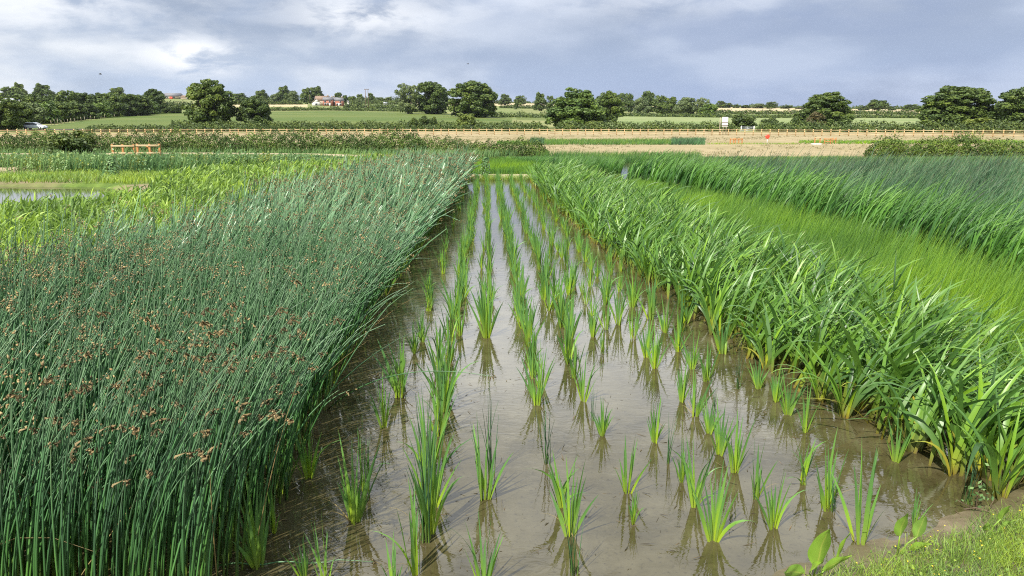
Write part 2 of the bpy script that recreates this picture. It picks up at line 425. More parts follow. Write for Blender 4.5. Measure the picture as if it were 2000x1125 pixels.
def patchy(P, sc, seed=0):             # smooth pseudo noise 0..1 in the ground plane
    x, y = P[:, 0] * sc, P[:, 1] * sc
    v = np.sin(x * 1.7 + seed) * np.cos(y * 1.3 - seed * 2) + .6 * np.sin(x * 3.1 - y * 2.3 + seed * 3) + .4 * np.cos(x * 5.7 + y * 6.1 + seed)
    return np.clip(v / 3.2 + .5, 0, 1)


class fall:                            # density falling with distance
    def __init__(s, top, y0, far): s.top, s.y0, s.far = top, y0, far
    def __call__(s, x, y): return np.maximum(s.far, s.top * np.minimum(1, (s.y0 / np.maximum(np.hypot(x, y), .1)) ** 1.1))


# ------------------------------------------------------------------ terrain
# rows of the hillside seen in the photo, as heights at distances, for several photo columns
COLS = [0, 200, 420, 640, 820, 1000, 1250, 1450, 1700, 2000]
DIST = [205, 300, 420, 600, 880]
ROWS = {0: [249, 241, 230, 207, 192], 200: [247, 233, 222, 205, 189], 420: [247, 230, 219, 206, 190], 640: [247, 229, 217.5, 206.5, 195.5],
        820: [247, 230, 220, 210, 197.5], 1000: [247, 234, 224, 214, 201], 1250: [246, 236, 226, 218, 206], 1450: [247, 238, 229, 222.5, 209.5],
        1700: [248, 238, 229, 223, 213], 2000: [249, 240, 232, 226, 216]}
AZ = np.array([azim(p) for p in COLS])
ZT = np.array([[at(p, ROWS[p][j], DIST[j])[2] for j in range(len(DIST))] for p in COLS])


def terrain_z(x, y):
    x = np.asarray(x, float); y = np.asarray(y, float)
    d = np.hypot(x, y); a = np.arctan2(x, y)
    a = np.clip(np.where(np.abs(a) > 2.2, 0, a), AZ[0], AZ[-1])
    zc = np.stack([np.interp(a, AZ, ZT[:, j]) for j in range(len(DIST))], -1)
    dn = np.array([0, 52, 58, 150, 170] + DIST + [1150, 2200])
    low = np.broadcast_to(np.array([-.35, -.35, .12, .12, .3]), zc.shape[:-1] + (5,))
    zz = np.concatenate([low, zc, zc[..., -1:] * .72, zc[..., -1:] * .3], -1)
    i = np.clip(np.searchsorted(dn, d, side='right') - 1, 0, len(dn) - 2)
    t = np.clip((d - dn[i]) / (dn[i + 1] - dn[i]), 0, 1)
    z0 = np.take_along_axis(zz, i[..., None], -1)[..., 0]; z1 = np.take_along_axis(zz, (i + 1)[..., None], -1)[..., 0]
    return z0 + (z1 - z0) * t


def tz(x, y): return float(terrain_z(np.array([x]), np.array([y]))[0])


azs = np.concatenate([np.radians(np.arange(-180, -48, 6)), np.radians(np.arange(-48, 48, 0.3)), np.radians(np.arange(48, 180, 6))])
ds = np.concatenate([[0.5, 20, 40, 50, 54, 58], np.arange(64, 150, 6), np.arange(150, 205, 3), np.arange(205, 440, 6), np.arange(440, 900, 12), np.arange(900, 1320, 50)])
DG, AG = np.meshgrid(ds, azs, indexing='ij')
XG, YG = DG * np.sin(AG), DG * np.cos(AG)
ZG = terrain_z(XG, YG)
nd, na = DG.shape
VG = np.stack([XG, YG, ZG], 2).reshape(-1, 3)
ii, jj = np.meshgrid(np.arange(nd - 1), np.arange(na), indexing='ij')
FG = np.stack([ii * na + jj, ii * na + (jj + 1) % na, (ii + 1) * na + (jj + 1) % na, (ii + 1) * na + jj], 2).reshape(-1, 4)
dm = (DG[:-1] + DG[1:]).ravel() / 2
am = np.tile(azs + 0.0026, nd - 1)
ac = {p: azim(p) for p in range(-200, 2300, 5)}
def A(p): return azim(p)


cls = np.zeros(len(FG), int)                                # 0 dry grassland
cls[(dm < 172)] = 1                                         # bare earth
lim = np.interp(am, [A(80), A(200), A(330), A(420), A(700), A(1000)], [205, 320, 415, 425, 432, 405])
cls[(dm > 190) & (dm < lim) & (am > A(85)) & (am < A(1000))] = 2
cls[(dm > 200) & (dm < 395) & (am > A(1180)) & (am < A(2400))] = 3
cls[(dm > 600) & (dm < 900) & (am > A(1385)) & (am < A(2400))] = 4
cls[(dm > 720) & (dm < 900) & (am > A(730)) & (am < A(1385))] = 4
cls[(dm > 690) & (dm < 900) & (am > A(-100)) & (am < A(110))] = 4
cls[(dm > 560) & (dm < 640) & (am > A(440)) & (am < A(600))] = 4
cls[(dm > 300) & (dm < 400) & (am > A(1010)) & (am < A(1070))] = 2
NAMES = [('hill', 'dry_grass', 'olive green hillside of rough grass rising to the skyline', 'hills'), ('field', 'earth', 'bare beige earth field between the beds and the wooden fence', 'field'),
         ('field', 'green_field', 'bright green grass field sloping up behind the wooden fence', 'field'), ('field', 'pale_field', 'pale green grass field behind the hedge on the right', 'field'),
         ('field', 'stubble', 'strips of pale golden stubble along the skyline', 'field')]
for k, (nm, mt, lb, ct) in enumerate(NAMES):
    f = FG[cls == k]
    used, inv = np.unique(f, return_inverse=True)
    tag(link(nm, mesh(nm, VG[used], inv.reshape(-1, 4), M[mt], smooth=True)), lb, ct, kind='structure')

# road behind the left part of the fence
road = []
rp = [(on(-400, 252, .5), 0), (on(0, 251.3, .5), 0)]
pts = [at(-500, 252, 186), at(0, 251, 186), at(160, 251, 188), at(330, 250, 189), at(520, 249, 190)]
V = []; Fs = []
for i, p in enumerate(pts):
    for w in (-2.6, 2.6):
        q = np.array(p) + np.array([0, w, 0]); V.append((q[0], q[1], tz(q[0], q[1]) + .14))
    if i: Fs.append((2 * i - 2, 2 * i, 2 * i + 1, 2 * i - 1))
tag(link('road', mesh('road', V, Fs, M['asphalt'])), 'grey country road running behind the fence at the left', 'road', kind='structure')

# ------------------------------------------------------------------ water and banks
def grid(x0, x1, y0, y1, step, fz):
    xs = np.arange(x0, x1 + 1e-6, step); ys = np.arange(y0, y1 + 1e-6, step)
    X, Y = np.meshgrid(xs, ys, indexing='ij'); Z = fz(X, Y)
    n, m = X.shape
    i, j = np.meshgrid(np.arange(n - 1), np.arange(m - 1), indexing='ij')
    Fq = np.stack([i * m + j, (i + 1) * m + j, (i + 1) * m + j + 1, i * m + j + 1], 2).reshape(-1, 4)
    return np.stack([X, Y, Z], 2).reshape(-1, 3), Fq


V, Fq = grid(-60, 60, 1.5, 55.5, 3.0, lambda x, y: 0 * x)
tag(link('water', mesh('water', V, Fq, M['water'])), 'shallow muddy water between the planted rows, reflecting the sky', 'water', kind='structure')


def wob(x, y, s, k=0.0): return np.sin(x * s + k) * np.cos(y * s * 1.2 + k * 2) * .5 + np.sin(x * s * 2.3 + y * s * 1.9 + k) * .3 + np.sin(x * s * 5.1 - y * s * 4.3) * .2


def bank_z(x, y):
    x = np.asarray(x, float); y = np.asarray(y, float)
    return np.clip((3.12 + .43 * x - y + .09 * wob(x, y, 3.0)) * .22, -.3, .8) + .012 * wob(x, y, 11.0)


V, Fq = grid(-9, 9, -6, 9, .06, bank_z)
keep = V[Fq].mean(1)[:, 2] > -.12
Fq = Fq[keep]; used, inv = np.unique(Fq, return_inverse=True)
tag(link('bank', mesh('bank', V[used], inv.reshape(-1, 4), M['mud'], smooth=True)), 'wet brown mud bank in the near right corner', 'bank', kind='structure')

POND = [(-34, 14), (-13.9, 20.6), (-12.1, 23.3), (-11.7, 26), (-13.0, 28.6), (-15.2, 30.3), (-19, 30.8), (-34, 31.4)]
PA = np.array(POND)


def segdist(x, y, poly):
    d = np.full(np.shape(x), 1e9)
    for i in range(len(poly)):
        a = np.array(poly[i]); b = np.array(poly[(i + 1) % len(poly)]); ab = b - a
        t = np.clip(((x - a[0]) * ab[0] + (y - a[1]) * ab[1]) / (ab @ ab), 0, 1)
        d = np.minimum(d, np.hypot(x - a[0] - t * ab[0], y - a[1] - t * ab[1]))
    return d


def meadow_z(x, y):
    x = np.asarray(x, float); y = np.asarray(y, float)
    P = np.column_stack([x.ravel(), y.ravel()]); ins = inpoly(P, POND).reshape(x.shape)
    d = segdist(x, y, POND)
    z = np.where(ins, -np.minimum(d * .3, .2), np.minimum(.02 + d * .5, .12)) + .012 * wob(x, y, 2.4)
    z = np.where(x > -6.2, z - (x + 6.2) * .25, z)
    z += np.clip((y - 36) * .006, 0, .1)
    ch = np.exp(-((y - 41.5 - .1 * (x + 10)) / .8) ** 2) * ((x > -12.3) & (x < -7.4))
    return z - .35 * ch


V, Fq = grid(-45, -4.5, 5, 60, .35, meadow_z)
tag(link('ground', mesh('ground', V, Fq, M['meadow_ground'], smooth=True)), 'low green bank around the small pond on the left', 'ground', kind='structure')

tag(link('water', mesh('pond', [(x, y, .005) for x, y in POND], [tuple(range(len(POND)))], M['pond'])), 'small still pond at the left edge reflecting the pale sky', 'pond', kind='structure')

# paths: strips of pale earth
def strip(name, pts, w, z, mat, label):
    V = []; Fs = []; pts = [np.array(p, float) for p in pts]
    P = []
    for i in range(len(pts) - 1):
        for q in np.linspace(0, 1, 12, endpoint=False): P.append(pts[i] * (1 - q) + pts[i + 1] * q)
    P.append(pts[-1])
    for i, p in enumerate(P):
        t = P[min(i + 1, len(P) - 1)] - P[max(i - 1, 0)]; n = np.array([-t[1], t[0]]); n /= np.linalg.norm(n) + 1e-9
        for k, s in enumerate((-1, -.55, .55, 1)):
            q = p + n * s * (w / 2 + .08 * wob(p[0], p[1], 2.0, s)); V.append((q[0], q[1], z - (.25 if k in (0, 3) else 0)))
        if i: Fs += [((i - 1) * 4 + k, (i - 1) * 4 + k + 1, i * 4 + k + 1, i * 4 + k) for k in range(3)]
    return tag(link(name, mesh(name, V, Fs, M[mat])), label, 'path', kind='structure')


strip('path', [(-46, 50), (-36, 54.5), (-20, 55.6), (-12, 53.5), (-8.5, 50.8), (-7.5, 50.0)], 2.0, .34, 'path', 'pale earth path winding in front of the left hedge')
strip('path', [(-7, 35.1), (-1, 35.1), (2.6, 35.1)], 2.1, .12, 'path', 'pale dry track crossing the far end of the planted rows')
strip('path', [(-40, 27.5), (-24, 37.5), (-19.6, 41.5), (-19, 46)], 1.4, .34, 'path', 'bare sandy track at the left edge')


# ------------------------------------------------------------------ left bulrush bed
RBED = [(-1.45, 3.3), (-1.36, 4.0), (-1.42, 5.1), (-1.48, 6.9), (-1.5, 9.1), (-1.45, 13.3), (-1.25, 19.7), (-0.98, 33.6), (-4.1, 33.6), (-4.6, 25), (-5.2, 17), (-5.5, 12), (-6.0, 8), (-6.2, 3.3)]


def rush_params(P):
    n = len(P); d = np.hypot(P[:, 0], P[:, 1])
    edge = np.clip((P[:, 0] + 4.5) / 3.4, 0, 1)
    far = np.clip((P[:, 1] - 4) / 7, 0, 1)
    Ln = G(1.2, .14, n) * (.9 + .2 * patchy(P, 1.7, 5)) * (1 + .06 * np.sin(P[:, 0] * 2.1 + P[:, 1] * .7)) * np.where(rng.uniform(size=n) < .15, .72, 1)
    az = np.radians(G(95, 34, n)) + G(0, .15, n)
    lean = np.abs(G(.12, .13, n)) + .08 * far + .03 * edge
    curve = np.abs(G(.32, .28, n)) + .16 * far + .02 * edge + np.where(rng.uniform(size=n) < .05, .6, 0)
    up = rng.uniform(size=n) < .10
    lean = np.where(up, .05, lean); curve = np.where(up, .1, curve)
    return Ln, az, lean, curve


P = scatter(RBED, fall(330, 6.5, 135)); P = P[rng.uniform(size=len(P)) < .5 + .75 * patchy(P, 2.3, 9)]
d = np.hypot(P[:, 0], P[:, 1])
order = np.argsort(P[:, 1] - .25 * P[:, 0] - 0.0)      # nearest and right-most stems first
front = P[(P[:, 1] < 7.5) & (P[:, 0] > -3.6)]
score = np.hypot(front[:, 0], front[:, 1]) + .35 * np.abs(front[:, 0] + 1.4)
sel = np.argsort(score)[:300]
near_pts = front[sel]
chosen = set(map(tuple, near_pts[:, :2]))
P = np.array([p for p in P if (p[0], p[1]) not in chosen])
n = len(P); d = np.hypot(P[:, 0], P[:, 1])
Ln, az, lean, curve = rush_params(P)
W = G(.0168, .0035, n) * np.clip(d / 9, 1, 2.4)
tone = np.clip(G(.5, .2, n), 0, 1)
nr = d < 11
bl1 = blades(P[nr], Ln[nr], az[nr], lean[nr], curve[nr], W[nr], U(0, PI, nr.sum()), 7, stemprof, tone[nr], 1.4, 'tube')
fr = ~nr
bl2 = blades(P[fr], Ln[fr], az[fr], lean[fr], curve[fr], W[fr] * 1.15, U(-.6, .6, fr.sum()), 4, stemprof, tone[fr], 1.4, 'flat')
tag(link('bulrush_bed', bmesh_('bulrush_bed', merge([bl1[:4], bl2[:4]]), M['rush'])), 'tall dark blue-green bulrushes massed on the left, leaning right in the wind', 'rushes', kind='stuff')
tips = np.concatenate([bl1[4], bl2[4]]); tip_t = np.concatenate([bl1[5], bl2[5]])
dt = np.hypot(tips[:, 0], tips[:, 1])
pick = rng.uniform(size=len(tips)) < np.clip(.05 + .018 * dt + .12 * (tips[:, 0] < -3), 0, .48) * (.5 + 1.0 * patchy(tips, 1.3, 2))
hp = heads(tips[pick] - tip_t[pick] * .03, 7, .024, .0062)
big = np.repeat(np.clip(dt[pick] / 14, 1, 1.5), 7 * 6)
cc = np.repeat(hp[0].reshape(-1, 6, 3).mean(1), 6, 0)
hp = (cc + (hp[0] - cc) * big[:, None], *hp[1:])
tag(link('rush_flowers', mesh('rush_flowers', hp[0], hp[1], M['rush_head'], {'t': hp[2], 'tone': hp[3]})), 'brown seed heads dotted over the tall bulrush bed', 'rush flowers', kind='stuff')

Q = scatter(RBED, 5.0); n = len(Q)
sb = blades(Q, G(.95, .25, n), np.radians(G(100, 60, n)), np.abs(G(.3, .25, n)), np.abs(G(.4, .4, n)), np.full(n, .007) * np.clip(np.hypot(Q[:, 0], Q[:, 1]) / 7, 1, 2.5), U(0, PI, n), 5, stemprof, U(.2, .9, n), 1.3, 'tube')
tag(link('straw_stalks', bmesh_('straw_stalks', sb[:4], M['dry'])), 'dead straw-coloured stalks scattered through the bulrush bed', 'dead stalks', kind='stuff')

# the nearest stems, each its own object
protos = []
for k in range(14):
    Lk = np.array([1.05 + .04 * k]); cv = np.array([[.2, .35, .55, .8, .3, .45, .65][k % 7]]); ln = np.array([.06 + .02 * (k % 5)])
    b = blades(np.zeros((1, 3)), Lk, np.array([PI / 2]), ln, cv, np.array([.0145 - .0004 * (k % 4)]), np.array([.3 * k]), 9, stemprof, np.array([.25 + .5 * (k % 5) / 4]), 1.4, 'tube')
    sm = bmesh_('stem', b[:4], M['rush'])
    hd = None
    if k % 4 in (1, 3):
        h = heads(b[4] - b[5] * .03, 9, .014, .0045, True); hd = mesh('flower_head', h[0], h[1], M['rush_head'], {'t': h[2], 'tone': h[3]})
    protos.append((sm, hd))
cats = [('upright bulrush stem standing in the near front of the tall left bed', 'upright bulrushes at the near front'), ('bowed bulrush stem leaning right over the near front of the tall left bed', 'bowed bulrushes at the near front'),
        ('upright bulrush stem with a brown flower head at the near front of the left bed', 'flowering upright bulrushes at the near front'), ('bowed bulrush stem tipped with a brown flower head, near front of the left bed', 'flowering bowed bulrushes at the near front')]
for i, p in enumerate(near_pts):
    k = int(rng.integers(14)); sm, hd = protos[k]
    bow = k % 7 in (2, 3, 5, 6)
    lb, gp = cats[(2 if hd else 0) + (1 if bow else 0)]
    o = thing('bulrush', p, lb, 'bulrush', gp, rz=float(rng.normal(0.05, .5)))
    s = float(rng.uniform(.85, 1.12)); o.scale = (s, s, s)
    link('stem', sm, o)
    if hd: link('flower_head', hd, o)

# long stems bowed far out over the water from the rush bed
for k, (bx, by, tx, ty, tzv, lb) in enumerate([
        (640, 800, 960, 735, .72, 'long bulrush stem bowed right across the water in front of the young rows'),
        (560, 960, 470, 990, .9, None), (420, 1110, 730, 1095, .02, 'fallen bulrush stem lying on the water at the near left')]):
    if lb is None: continue
    a = on(bx, by); b = on(tx, ty, tzv)
    mid = (a + b) / 2 + np.array([-.12, 0, .32 if tzv > .1 else .03])
    q = [(1 - t) ** 2 * a + 2 * t * (1 - t) * mid + t * t * b for t in np.linspace(0, 1, 12)]
    if tzv < .1: q = [np.array([p[0], p[1], .012 + .02 * math.sin(4 * i)**2]) for i, p in enumerate(q)]
    me = MB().tube([p - a for p in q], [.006 * (1 - .06 * i) for i in range(12)], 5)
    o = thing('bulrush', a, lb, 'bulrush')
    st = me.build('stem', M['rush'], o, smooth=True)
    n_ = len(st.data.vertices)
    for nm, vals in (('t', np.repeat(np.linspace(.3, 1, 12), 5)), ('tone', np.full(n_, .6))):
        q_ = st.data.attributes.new(nm, 'FLOAT', 'POINT'); q_.data.foreach_set('value', vals.astype(np.float32))
    h = heads(np.array([b - a]), 9, .014, .0045, True)
    link('flower_head', mesh('flower_head', h[0], h[1], M['rush_head'], {'t': h[2], 'tone': h[3]}), o)

# ------------------------------------------------------------------ young plants in rows
def plant_proto(k, kind):
    """list of (name, blades) for one clump, base at the origin, about 0.6 m tall"""
    out = []
    r = np.random.default_rng(100 + k + (50 if kind == 'flag' else 0))
    if kind == 'young':
        nl = int(r.integers(9, 15)); fan = r.uniform(-.5, .5)
        for i in range(nl):
            u = (i / (nl - 1) - .5) * 2
            side = 1 if u > 0 else -1
            ln = abs(u) ** 1.3 * r.uniform(.26, .52) + .02
            azv = PI / 2 * side + fan + r.normal(0, .45)
            L = r.uniform(.48, .66) * (1 - .28 * abs(u)) * (1 if r.uniform() > .2 else .65)
            b = np.array([[u * .028 * math.cos(fan), r.normal(0, .018), -.01]])
            out.append(('leaf', blades(b, np.array([L]), np.array([azv]), np.array([ln * .75]), np.array([ln * .5 + r.uniform(0, .12) + (r.uniform(.7, 1.6) if r.uniform() < .1 else 0)]), np.array([r.uniform(.018, .03)]), np.array([r.normal(0, .55)]), 7, sword, np.array([np.clip(r.normal(.5, .22), 0, 1)]), 1.5, 'flat', np.array([r.normal(0, .5)]), .25)))
        for q in range([1, 0, 2, 1, 0][k % 5]):
            out.append(('dry_leaf', blades(np.array([[.03, -.01, 0]]), np.array([r.uniform(.16, .34)]), np.array([r.uniform(0, 6.28)]), np.array([r.uniform(.3, .8)]), np.array([r.uniform(.5, 1.3)]), np.array([.009]), np.array([0.4]), 6, hair, np.array([.5]), 1.5, 'flat', np.array([1.]), .2)))
    elif kind == 'flag':
        nl = int(r.integers(11, 16)); sprawl = k >= 10          # the last kinds sprawl to both sides
        for i in range(nl):
            u = (i / (nl - 1) - .5) * 2
            azv = PI / 2 + r.normal(0, .5) + (PI if (u < -.4 and r.uniform() < (.95 if sprawl else .5)) else 0) + (r.normal(0, .7) if sprawl else 0)
            L = r.uniform(.85, 1.3) * (1 - .2 * abs(u)); flop = r.uniform() < (.5 if sprawl else .16)
            b = np.array([[u * .05, r.normal(0, .03), -.01]])
            out.append(('leaf', blades(b, np.array([L]), np.array([azv]), np.array([r.uniform(.08, .42)]), np.array([r.uniform(.45, 1.3) + (1.3 if flop else 0)]), np.array([r.uniform(.035, .05)]), np.array([r.normal(.2, .7)]), 9, sword, np.array([np.clip(r.normal(.5, .24), 0, 1)]), 1.7, 'flat', np.array([r.normal(0, .8)]), .2)))
        if k % 2 == 0:
            out.append(('yellow_leaf', blades(np.array([[-.05, -.03, 0]]), np.array([.55]), np.array([r.uniform(3.4, 5.2)]), np.array([.25]), np.array([1.5]), np.array([.025]), np.array([.2]), 8, sword, np.array([.6]), 1.2, 'flat', np.array([.6]), .2)))
        if k % 4 == 1:
            out.append(('dry_leaf', blades(np.array([[.0, -.05, 0]]), np.array([.6]), np.array([r.uniform(1, 2)]), np.array([.3]), np.array([.4]), np.array([.018]), np.array([.2]), 7, sword, np.array([.4]), 1.2, 'flat', np.array([.6]), .2)))
    else:                               # slim dark rush tuft
        nl = int(r.integers(7, 12))
        for i in range(nl):
            b = np.array([[r.normal(0, .015), r.normal(0, .015), -.01]])
            out.append(('stem', blades(b, np.array([r.uniform(.4, .85)]), np.array([r.uniform(0, 2 * PI)]), np.array([abs(r.normal(.06, .07))]), np.array([abs(r.normal(.1, .1))]), np.array([.0085]), np.array([r.uniform(0, 3)]), 6, stemprof, np.array([np.clip(r.normal(.35, .2), 0, 1)]), 1.4, 'tube')))
    return out


MATOF = {'young': 'young', 'flag': 'flag', 'tuft': 'rush'}
def matfor(kind, nm): return M[{'dry_leaf': 'dry', 'yellow_leaf': 'yellow_leaf'}.get(nm, MATOF[kind])]


PROTO = {}
for kind, cnt in (('young', 14), ('flag', 14), ('tuft', 4)):
    for k in range(cnt):
        pr = plant_proto(k, kind)
        parts = [(nm, bmesh_(nm, b[:4], matfor(kind, nm))) for nm, b in pr]
        main = merge([b[:4] for nm, b in pr if nm in ('leaf', 'stem')])
        zs = main[0][:, 2].max()
        PROTO[kind, k] = (parts, bmesh_({'young': 'iris_plant', 'flag': 'flag_plant', 'tuft': 'rush_tuft'}[kind], main, M[MATOF[kind]]), zs)
KIND_NAME = {'young': 'iris_plant', 'flag': 'flag_plant', 'tuft': 'rush_tuft'}


def place(kind, k, x, y, z, height, rz, label, cat, group=None, detail=True, sxy=1.0):
    parts, whole, zs = PROTO[kind, k]
    s = height / zs
    if detail:
        o = thing(KIND_NAME[kind], (x, y, z), label, cat, group, rz)
        for nm, me in parts:
            c = link(nm, me, o)
    else:
        o = link(KIND_NAME[kind], whole, None, (x, y, z)); o.rotation_euler = (0, 0, rz); tag(o, label, cat, group)
    o.scale = (s * sxy, s * sxy, s)
    return o


# photo positions of the near plants: base x, base y, top y
NEAR = [(595, 1135, 1035), (632, 1140, 985), (504, 1106, 900), (604, 934, 800), (534, 1040, 905), (693, 1021, 838), (712, 964, 800), (750, 836, 712), (782, 774, 645),
        (805, 1121, 925), (770, 1150, 1045), (838, 1045, 800), (835, 927, 750), (846, 985, 800), (869, 787, 640), (858, 850, 690), (950, 974, 797), (943, 1155, 990), (951, 660, 520),
        (1050, 790, 680), (1096, 989, 878), (1113, 1047, 885), (1141, 783, 675), (1109, 709, 600), (1177, 851, 772), (1224, 962, 842), (1236, 1023, 950), (1279, 864, 765),
        (1332, 942, 850), (1357, 990, 845), (1394, 1056, 885), (1434, 923, 792), (1474, 974, 850), (1510, 1031, 900), (1568, 945, 850), (1617, 997, 828), (1681, 1063, 850), (1785, 1027, 950),
        (1749, 904, 790), (1385, 847, 770), (1406, 889, 770), (1357, 813, 715), (1481, 759, 685), (1515, 785, 705), (1538, 810, 715), (1572, 845, 740), (1379, 745, 660), (1332, 785, 690),
        (841, 590, 520), (865, 523, 470), (810, 691, 620), (783, 738, 650), (1062, 585, 500), (1076, 512, 440), (1111, 576, 500), (1153, 560, 490), (1182, 596, 520), (1209, 634, 545),
        (1237, 663, 570), (1158, 658, 580), (1175, 691, 630), (1262, 698, 610), (1279, 720, 620), (1235, 600, 520), (1324, 687, 610), (1300, 650, 570), (1352, 720, 640), (1410, 690, 600)]
TUFTS = [(836, 1058, 760), (1117, 1123, 935), (1066, 906, 765), (1158, 822, 745), (1305, 905, 800), (955, 926, 735), (1625, 1000, 900), (1238, 1018, 950), (860, 800, 660), (1440, 760, 670), (1395, 810, 740), (1890, 985, 860), (560, 975, 850)]


def rowname(x):
    if x < -.7: return 'loose line by the bulrushes'
    if x < -.24: return 'thick row left of middle'
    if x < .2: return 'middle row'
    if x < .68: return 'first row right of middle'
    if x < 1.15: return 'second row right of middle'
    if x < 1.62: return 'third row right of middle'
    if x < 2.15: return 'fourth row right of middle'
    return 'outer row by the flag bed'


spots = []
def height_at(px, by, ty):
    b = on(px, by); dist = math.hypot(b[0], b[1])
    return b, at(px, ty, dist)[2]


for px, by, ty in NEAR:
    b, h = height_at(px, by, ty); spots.append([b[0], b[1], h, True])
def irisedge(y): return float(np.interp(y, [4, 5.2, 7.1, 8.6, 11.4, 16, 30, 34], [3.5, 3.15, 3.05, 2.85, 2.6, 2.2, 1.8, 1.7]))
for x0, y0, step, hh in ((-.44, 6.0, .34, .58), (-.04, 9.3, .56, .53), (.43, 6.9, .36, .57), (.92, 7.2, .46, .55), (1.38, 9.0, .62, .52), (1.8, 10.5, .75, .48), (-.85, 7.2, 1.3, .4)):
    y = y0
    while y < 33.4:
        x = x0 + rng.normal(0, .045)
        if x < irisedge(y) - .12 and not any(abs(s[0] - x) < .16 and abs(s[1] - y) < .18 for s in spots):
            spots.append([x, y, hh * rng.uniform(.75, 1.12), y < 11])
        y += step * rng.uniform(.75, 1.3) * (1 + max(0, y - 12) * .045)
for k in range(26):
    y = rng.uniform(8.8, 15); x = irisedge(y) - rng.uniform(.12, .75)
    if not any(abs(s[0] - x) < .18 and abs(s[1] - y) < .3 for s in spots): spots.append([x, y, rng.uniform(.38, .6), True])
spots.sort(key=lambda s: s[1])
ORD = ['first', 'second', 'third', 'fourth', 'fifth', 'sixth', 'seventh', 'eighth', 'ninth', 'tenth', 'eleventh', 'twelfth', 'thirteenth', 'fourteenth', 'fifteenth', 'sixteenth', 'seventeenth', 'eighteenth', 'nineteenth', 'twentieth']
cnt = {}
for i, (x, y, h, det) in enumerate(spots):
    rn = rowname(x); c = cnt.get(rn, 0); cnt[rn] = c + 1
    if c < 16 and y < 12.5:
        size = 'short' if h < .36 else 'tall' if h > .56 else 'mid-sized'
        lb = f'{size} young iris, {ORD[c]} from the near end of the {rn}'; gp = 'young iris plants in the flooded rows'
    else:
        lb = f'young iris merging with its neighbours, far part of the {rn}'; gp = f'far irises of the {rn}'
    o = place('young', int(rng.integers(14)), x, y, 0, h, float(rng.normal(0, .5)) + (PI if rng.uniform() < .5 else 0), lb, 'water plant', gp, detail=y < 10, sxy=float(rng.uniform(.74, 1.02)) * (1.15 if h < .45 else 1) * (.85 if y > 11 else 1))
TL = ['beside the thick left row, tall and dark, at the near end', 'dark, nearest the bottom of the picture right of centre', 'dark, behind two bright young irises right of centre', 'thin, beyond the small iris right of centre', 'thin and lone, in the third row on the right',
      'dark, standing behind the nearest complete iris of the middle row', 'small, behind the large iris at the right', 'small pale, by the short iris right of centre', 'tall, inside the thick left row farther back', 'thin, near the flag bed edge', 'thin, between irises on the right', 'bluish, against the nearest yellow-based flags', 'short, in front of the bulrush bed edge']
for i, (px, by, ty) in enumerate(TUFTS):
    b, h = height_at(px, by, ty)
    place('tuft', i % 4, b[0], b[1], 0, h, float(rng.uniform(0, 6)), 'slim rush tuft, ' + TL[i], 'rush', 'slim rush tufts among the young irises')

# ------------------------------------------------------------------ broad flag bed
FBED = [(3.2, 5.15), (2.86, 7.1), (2.66, 8.6), (2.48, 11.4), (2.15, 16.1), (1.8, 30), (1.8, 33.6), (3.7, 33.6), (4.2, 22), (4.45, 14), (4.6, 9), (4.9, 5.6), (4.6, 4.9), (3.7, 4.75)]
pts = scatter(FBED, 10.0)
fronts = np.array([on(1863, 927), on(1905, 925), on(1950, 972), on(1783, 881), on(1580, 738), on(1645, 742), on(1700, 800), on(1600, 690), on(1880, 900), on(1985, 940), on(1820, 870)])
pts = np.concatenate([fronts, pts])
keepers = []
for p in pts:
    if all((p[0] - q[0]) ** 2 + (p[1] - q[1]) ** 2 > .15 ** 2 for q in keepers): keepers.append(p)
pts = np.array(keepers)
dd = np.hypot(pts[:, 0], pts[:, 1]); pts = pts[np.argsort(dd)]
nthing = 0; rest = []
for i, p in enumerate(pts):
    k = int(rng.integers(14)); y = p[1]; h = float(rng.uniform(.82, 1.05)) * (1 if y > 6 else .92)
    if i < 290:
        edge = p[0] - irisedge(y) < .25
        if edge and rng.uniform() < .5: k = 10 + int(rng.integers(4)); h *= .8
        if i < 6: lb = ['yellow-based flag plant at the near right corner of the flag bed', 'leaning flag plant second in the near front edge of the flag bed', 'flag plant with a yellow foot, third along the near front edge', 'flag plant fourth along the near front edge of the flag bed', 'flag plant fifth along the near front of the flag bed', 'flag plant sixth along the near front of the flag bed'][i]; gp = 'flags at the near front of the flag bed'
        elif edge: lb, gp = 'broad-leaved flag plant on the water side of the flag bed', 'flags along the water side of the bed'
        elif y < 13: lb, gp = 'broad-leaved flag plant crowded inside the near half of the flag bed', 'flags inside the near half of the bed'
        else: lb, gp = 'broad-leaved flag plant crowded inside the far half of the flag bed', 'flags inside the far half of the bed'
        place('flag', k, p[0], p[1], 0, h, float(rng.normal(0, .5)), lb, 'water plant', gp, detail=i < 36, sxy=float(rng.uniform(.9, 1.15)))
    else: rest.append((p, k, h))
parts = []
for p, k, h in rest:
    whole = PROTO['flag', k][1]; s = h / PROTO['flag', k][2]
    co = np.empty(len(whole.vertices) * 3, np.float32); whole.vertices.foreach_get('co', co); co = co.reshape(-1, 3) * s
    a = rng.normal(0, .4); ca, sa = math.cos(a), math.sin(a)
    co = np.stack([co[:, 0] * ca - co[:, 1] * sa, co[:, 0] * sa + co[:, 1] * ca, co[:, 2]], 1) + p
    fq = np.empty(len(whole.loops), np.int32); whole.loops.foreach_get('vertex_index', fq)
    tt = np.empty(len(whole.vertices), np.float32); whole.attributes['t'].data.foreach_get('value', tt)
    oo = np.empty(len(whole.vertices), np.float32); whole.attributes['tone'].data.foreach_get('value', oo)
    parts.append((co, fq.reshape(-1, 4), tt, oo))
